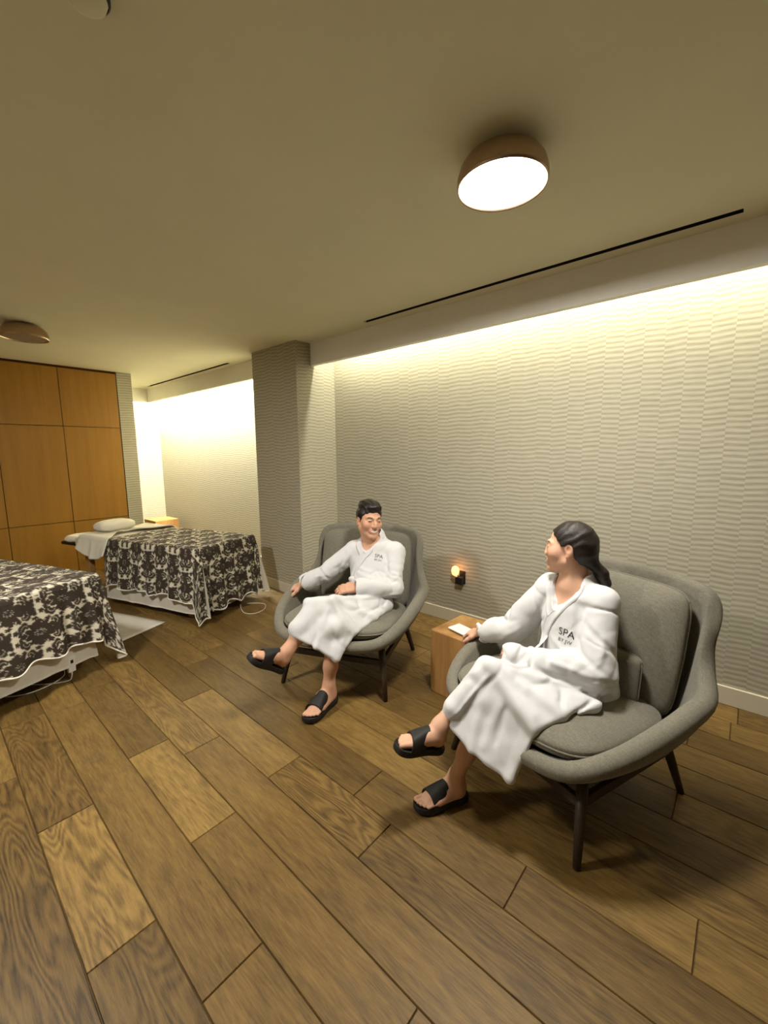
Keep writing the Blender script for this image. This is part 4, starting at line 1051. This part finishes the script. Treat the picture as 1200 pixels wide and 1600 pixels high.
def man_hair(e, P, ax, c, s, h):
    H = Vol(c-.17, c+.19, .0034)
    H.op(ell(P(0, -.016, .030), (.0795*s, .097*s, .091*s), ax), .01)
    H.op(ell(P(.006, .030, .092), (.054*s, .050*s, .022*s), ax), .03)
    H.op(ell(P(0, -.03, .098), (.060*s, .07*s, .026*s), ax), .03)
    def keep(X, Y, Z):
        x, y, z = X-c[0], Y-c[1], Z-c[2]; l, f, u = [(x*ax[i][0]+y*ax[i][1]+z*ax[i][2])/s for i in range(3)]
        line = np.interp(f.ravel(), [-.12, -.06, -.035, -.022, -.004, .010, .022, .034, .060, .085, .11], [-.070, -.062, -.045, .012, .012, -.018, -.012, .030, .050, .066, .075]).reshape(f.shape)
        return (line-u)*.55*s
    H.keep(keep)
    H.displace(lambda Q: .0016*np.sin(((Q-c)@ax[0]/s+.6*(Q-c)@ax[2])*170+vnoise(Q, 22)*6)+.004*vnoise(Q, 50), .02)
    vol_obj(H, 'hair', MAT['hair'], e, 1)
def woman_hair(e, P, ax, c, s, h):
    H = Vol(c-.24, c+.20, .0034)
    H.op(ell(P(0, -.016, .028), (.079*s, .098*s, .0905*s), ax), .01)
    H.op(ell(P(0, -.052, -.008), (.070*s, .062*s, .070*s), ax), .03)
    def keep(X, Y, Z):
        x, y, z = X-c[0], Y-c[1], Z-c[2]; l, f, u = [(x*ax[i][0]+y*ax[i][1]+z*ax[i][2])/s for i in range(3)]
        line = np.interp(f.ravel(), [-.14, -.07, -.045, -.030, -.024, -.004, .010, .022, .045, .068, .085, .12], [-.100, -.092, -.075, -.045, .014, .022, .012, .012, .044, .072, .088, .095]).reshape(f.shape)
        return (line-u)*.55*s
    H.keep(keep)
    tail = [P(0, -.085, -.055), P(-.004, -.108, -.082), P(-.008, -.128, -.110), P(-.012, -.140, -.150), P(-.012, -.142, -.185)]
    chain(H, tail, [.030*s, .021*s, .024*s, .019*s, .008*s], .02)
    H.op(ell(P(-.001, -.094, -.068), (.022*s, .020*s, .018*s), ax), .01)
    H.displace(lambda Q: .0012*np.sin(np.arctan2((Q-c)@ax[2]/s+.06, -((Q-c)@ax[1])/s+.16)*34+vnoise(Q, 20)*5)+.002*vnoise(Q, 40), .02)
    ho = vol_obj(H, 'hair', MAT['hair_long'], e, 1)
    tt = P(-.001, -.100, -.074); MB().tube([tuple(tt+nrm(A3(P(0, -.108, -.082))-tt)*q) for q in (-.005, .005)], .024*s, 16).build('hair_tie', MAT['black'], ho)

# ---- the man
def man_extra(R, g, s, fwd, upt, lft):
    R.op(cone(g['knL']+A3((0, .01, -.01)), A3((-.112, -.535, .475)), .062, .055), .02)
JM = dict(pelvis=(.135, -.035, .48), chest=(.125, .085, .70), neck=(.112, .115, .862), head=(.100, .088, 1.012), hf=dirv(-22, -.06, 1), hu=(.10, .03, 1), hs=1.03, tr=(.145, .148), sleeve=(.068, .062, .062), ph=.6,
          shR=(-.020, .105, .785), elR=(-.200, .005, .635), wrR=(-.352, -.02, .560), hdR=(-.88, -.10, -.42), hnR=(-.30, -.25, .9), htR=(0, -1, -.2), curlR=(.35, .6, .5), cuffR=.88,
          shL=(.270, .115, .795), elL=(.308, -.030, .592), wrL=(.125, -.165, .618), hdL=(-1, -.2, -.05), hnL=(-.05, -.5, .85), htL=(-.2, 1, .3), curlL=(.2, .35, .3), cuffL=1.02,
          hipR=(.065, -.06, .47), knR=(.065, -.445, .465), foR=(.052, -.425, .031), fdR=(-.19, -.98, 0), fnR=(0, 0, 1),
          hipL=(.205, -.06, .48), knL=(-.045, -.440, .560), foL=(-.180, -.595, .262), fdL=(-.28, -.66, .55), fnL=(.5, .42, .78), fl=.250,
          sheets=[((-.085, -.455, .600), (-.100, -.575, .452), (.005, -.555, .395), (.035, -.40, .605), .014, .02), ((.035, -.40, .605), (.005, -.555, .395), (.110, -.500, .312), (.135, -.43, .45), .014, .02),
                  ((.035, -.40, .605), (.110, -.500, .312), (.185, -.405, .440), .014, .02), ((.035, -.38, .605), (.185, -.405, .440), (.250, -.26, .475), .016, .03), ((.035, -.36, .605), (.250, -.26, .475), (.275, -.05, .478), .022, .03),
                  ((-.085, -.445, .600), (.035, -.39, .605), (.24, -.08, .505), (.03, -.10, .525), .018, .03)],
          vbot=(.088, -.02, .815), belt=.085, cw=.027, text=(.200, -.02, .785), ts=.034, trot=-.12, knot=(.0, -.09, .655), tails=[[(-.015, -.12, .62), (-.01, -.15, .60)]],
          collar=[[(.045, .16, .89), (.035, .10, .87), (.055, .03, .835), (.075, .0, .81), (.085, -.01, .79)], [(.175, .16, .90), (.185, .09, .885), (.155, .03, .845), (.088, -.02, .790), (.03, -.05, .72), (.0, -.08, .665)]],
          extra=man_extra, hair=man_hair)
JM['folds'] = [([(.045, -.40, .63), (.11, -.43, .52), (.15, -.42, .42)], .012, .020), ([(.00, -.43, .62), (.035, -.50, .50), (.055, -.54, .40)], .007, .022), ([(.075, -.42, .58), (.085, -.48, .46), (.085, -.52, .36)], -.006, .016),
               ([(.22, -.12, .54), (.14, -.26, .58), (.05, -.36, .63)], .008, .018), ([(.27, -.14, .48), (.20, -.26, .52), (.12, -.36, .54)], -.006, .014), ([(.25, -.08, .52), (.18, -.20, .55), (.10, -.30, .58)], -.005, .010),
               ([(.24, .0, .73), (.29, -.02, .67), (.33, .02, .63)], -.007, .009), ([(.18, -.02, .70), (.25, -.05, .65), (.32, -.03, .61)], -.007, .010), ([(.31, -.06, .61), (.24, -.10, .63), (.18, -.13, .64)], -.005, .009), ([(.33, -.05, .58), (.25, -.10, .58), (.16, -.14, .59)], .006, .010),
               ([(-.05, .06, .78), (-.09, .03, .71), (-.13, 0, .68)], -.007, .010), ([(-.015, .03, .76), (-.03, .0, .69), (-.01, -.03, .65)], -.009, .011), ([(.232, .03, .80), (.255, .0, .73), (.258, -.02, .67)], -.009, .011),
               ([(.03, -.02, .74), (.09, -.03, .70), (.16, -.03, .68)], .006, .012), ([(.02, -.03, .70), (.10, -.04, .66), (.18, -.05, .64)], .006, .012), ([(-.16, .0, .62), (-.20, -.02, .64), (-.22, .02, .66)], -.006, .009), ([(-.18, -.02, .64), (-.24, -.02, .62), (-.28, -.0, .60)], .006, .010)]
SKIN_M, SKIN_W = (.60, .335, .215), (.64, .375, .25)
person(1, 'smiling man with short black hair in a white robe, seated by the pillar', JM, 1.0, .0042, False, SKIN_M, .0055)

# ---- the woman
def woman_extra(R, g, s, fwd, upt, lft):
    R.op(cone(g['knL']+A3((0, .01, -.01)), A3((-.095, -.545, .425)), .056, .046), .02)
    R.op(ell(A3((.09, .02, .46)), (.13, .12, .09)), .05)
JW = dict(pelvis=(.050, -.005, .475), chest=(.005, .035, .71), neck=(-.014, .045, .880), head=(-.040, .040, 1.035), hf=dirv(188, -.05, 2), hu=(-.02, .05, 1), hs=1.0, tr=(.150, .140), sleeve=(.066, .076, .062), ph=2.0,
          shR=(-.135, .050, .822), elR=(-.262, -.045, .600), wrR=(-.405, -.125, .540), hdR=(-.9, -.2, -.35), hnR=(-.35, -.2, .9), htR=(.1, -1, -.2), curlR=(.4, .6, .5), cuffR=.88,
          shL=(.108, .060, .828), elL=(.182, -.055, .572), wrL=(-.015, -.215, .582), hdL=(-1, -.25, .05), hnL=(-.05, -.5, .85), htL=(-.2, 1, .3), curlL=(.25, .4, .3), cuffL=1.26,
          hipR=(-.02, -.03, .44), knR=(-.03, -.430, .455), foR=(-.082, -.490, .030), fdR=(-.18, -.98, 0), fnR=(0, 0, 1),
          hipL=(.12, -.03, .44), knL=(-.075, -.405, .555), foL=(-.118, -.590, .262), fdL=(-.05, -.92, .33), fnL=(.1, .33, .93), fl=.222,
          sheets=[((-.045, -.405, .595), (-.075, -.46, .545), (-.108, -.582, .392), (.015, -.545, .315), .013, .02), ((-.045, -.405, .595), (.015, -.545, .315), (.150, -.475, .268), (.155, -.385, .475), .013, .02),
                  ((.155, -.385, .475), (.150, -.475, .268), (.182, -.400, .440), .013, .02), ((-.045, -.40, .595), (.178, -.395, .455), (.200, -.28, .482), (.03, -.27, .555), .016, .03),
                  ((.03, -.27, .555), (.200, -.28, .482), (.226, -.13, .488), (.17, -.02, .51), .02, .04), ((-.10, -.38, .575), (-.03, -.40, .59), (.10, -.05, .50), (-.06, -.05, .50), .018, .03),
                  ((.19, -.07, .575), (.0, -.22, .565), (.160, -.185, .505), .022, .012)],
          vbot=(-.024, -.06, .765), belt=.095, cw=.027, text=(.052, -.075, .684), ts=.044, trot=-.05, knot=(-.085, -.125, .605), tails=[[(-.105, -.15, .585)]],
          collar=[[(-.065, .09, .905), (-.088, .03, .885), (-.075, -.03, .82), (-.055, -.06, .775), (-.035, -.07, .755)], [(.040, .10, .905), (.045, .04, .895), (.030, -.03, .83), (-.024, -.075, .765), (-.065, -.10, .69), (-.085, -.12, .62)]],
          extra=woman_extra, hair=woman_hair)
JW['folds'] = [([(-.035, -.37, .61), (-.035, -.44, .55), (-.065, -.52, .46), (-.085, -.58, .40)], .008, .009), ([(-.035, -.37, .61), (.015, -.30, .59), (.03, -.24, .57)], .008, .009), ([(-.015, -.37, .60), (-.015, -.45, .53), (-.045, -.53, .43)], -.005, .010),
               ([(.02, -.36, .58), (.04, -.45, .44), (.05, -.51, .34)], .009, .016), ([(.045, -.36, .57), (.07, -.44, .44), (.075, -.49, .33)], -.006, .012), ([(.08, -.34, .54), (.10, -.42, .42), (.11, -.46, .33)], .008, .016), ([(.14, -.34, .46), (.14, -.40, .38), (.14, -.45, .31)], .006, .014),
               ([(.18, -.08, .50), (.11, -.22, .54), (.03, -.34, .60)], .007, .016), ([(.20, -.12, .46), (.15, -.26, .48), (.08, -.36, .50)], -.007, .014), ([(.20, -.06, .50), (.17, -.16, .48), (.13, -.26, .49)], .006, .010), ([(.21, -.02, .50), (.20, -.10, .46), (.18, -.20, .46)], -.006, .010),
               ([(.12, -.02, .75), (.18, -.03, .69), (.22, .0, .64)], -.009, .011), ([(.09, -.06, .70), (.15, -.10, .64), (.22, -.07, .59)], -.009, .012), ([(.20, -.12, .59), (.13, -.16, .60), (.06, -.20, .61)], .008, .012), ([(.21, -.10, .56), (.14, -.17, .55), (.06, -.21, .57)], -.007, .010), ([(.17, -.02, .72), (.20, -.06, .66), (.20, -.09, .61)], .007, .013),
               ([(.07, -.03, .82), (.085, -.06, .75), (.085, -.08, .68)], -.010, .012), ([(-.12, .0, .80), (-.125, -.03, .72), (-.14, -.05, .65)], -.010, .012), ([(-.09, -.03, .79), (-.10, -.05, .72), (-.10, -.08, .66)], .006, .012), ([(-.02, -.09, .66), (.03, -.10, .64), (.10, -.08, .63)], .006, .012),
               ([(-.22, -.05, .66), (-.26, -.07, .62), (-.30, -.05, .60)], -.006, .010), ([(-.20, -.08, .63), (-.27, -.10, .57), (-.33, -.11, .55)], .006, .012)]
person(2, 'woman with dark hair tied back in a white robe, in the nearest armchair', JW, .88, .0036, True, SKIN_W, .0050)
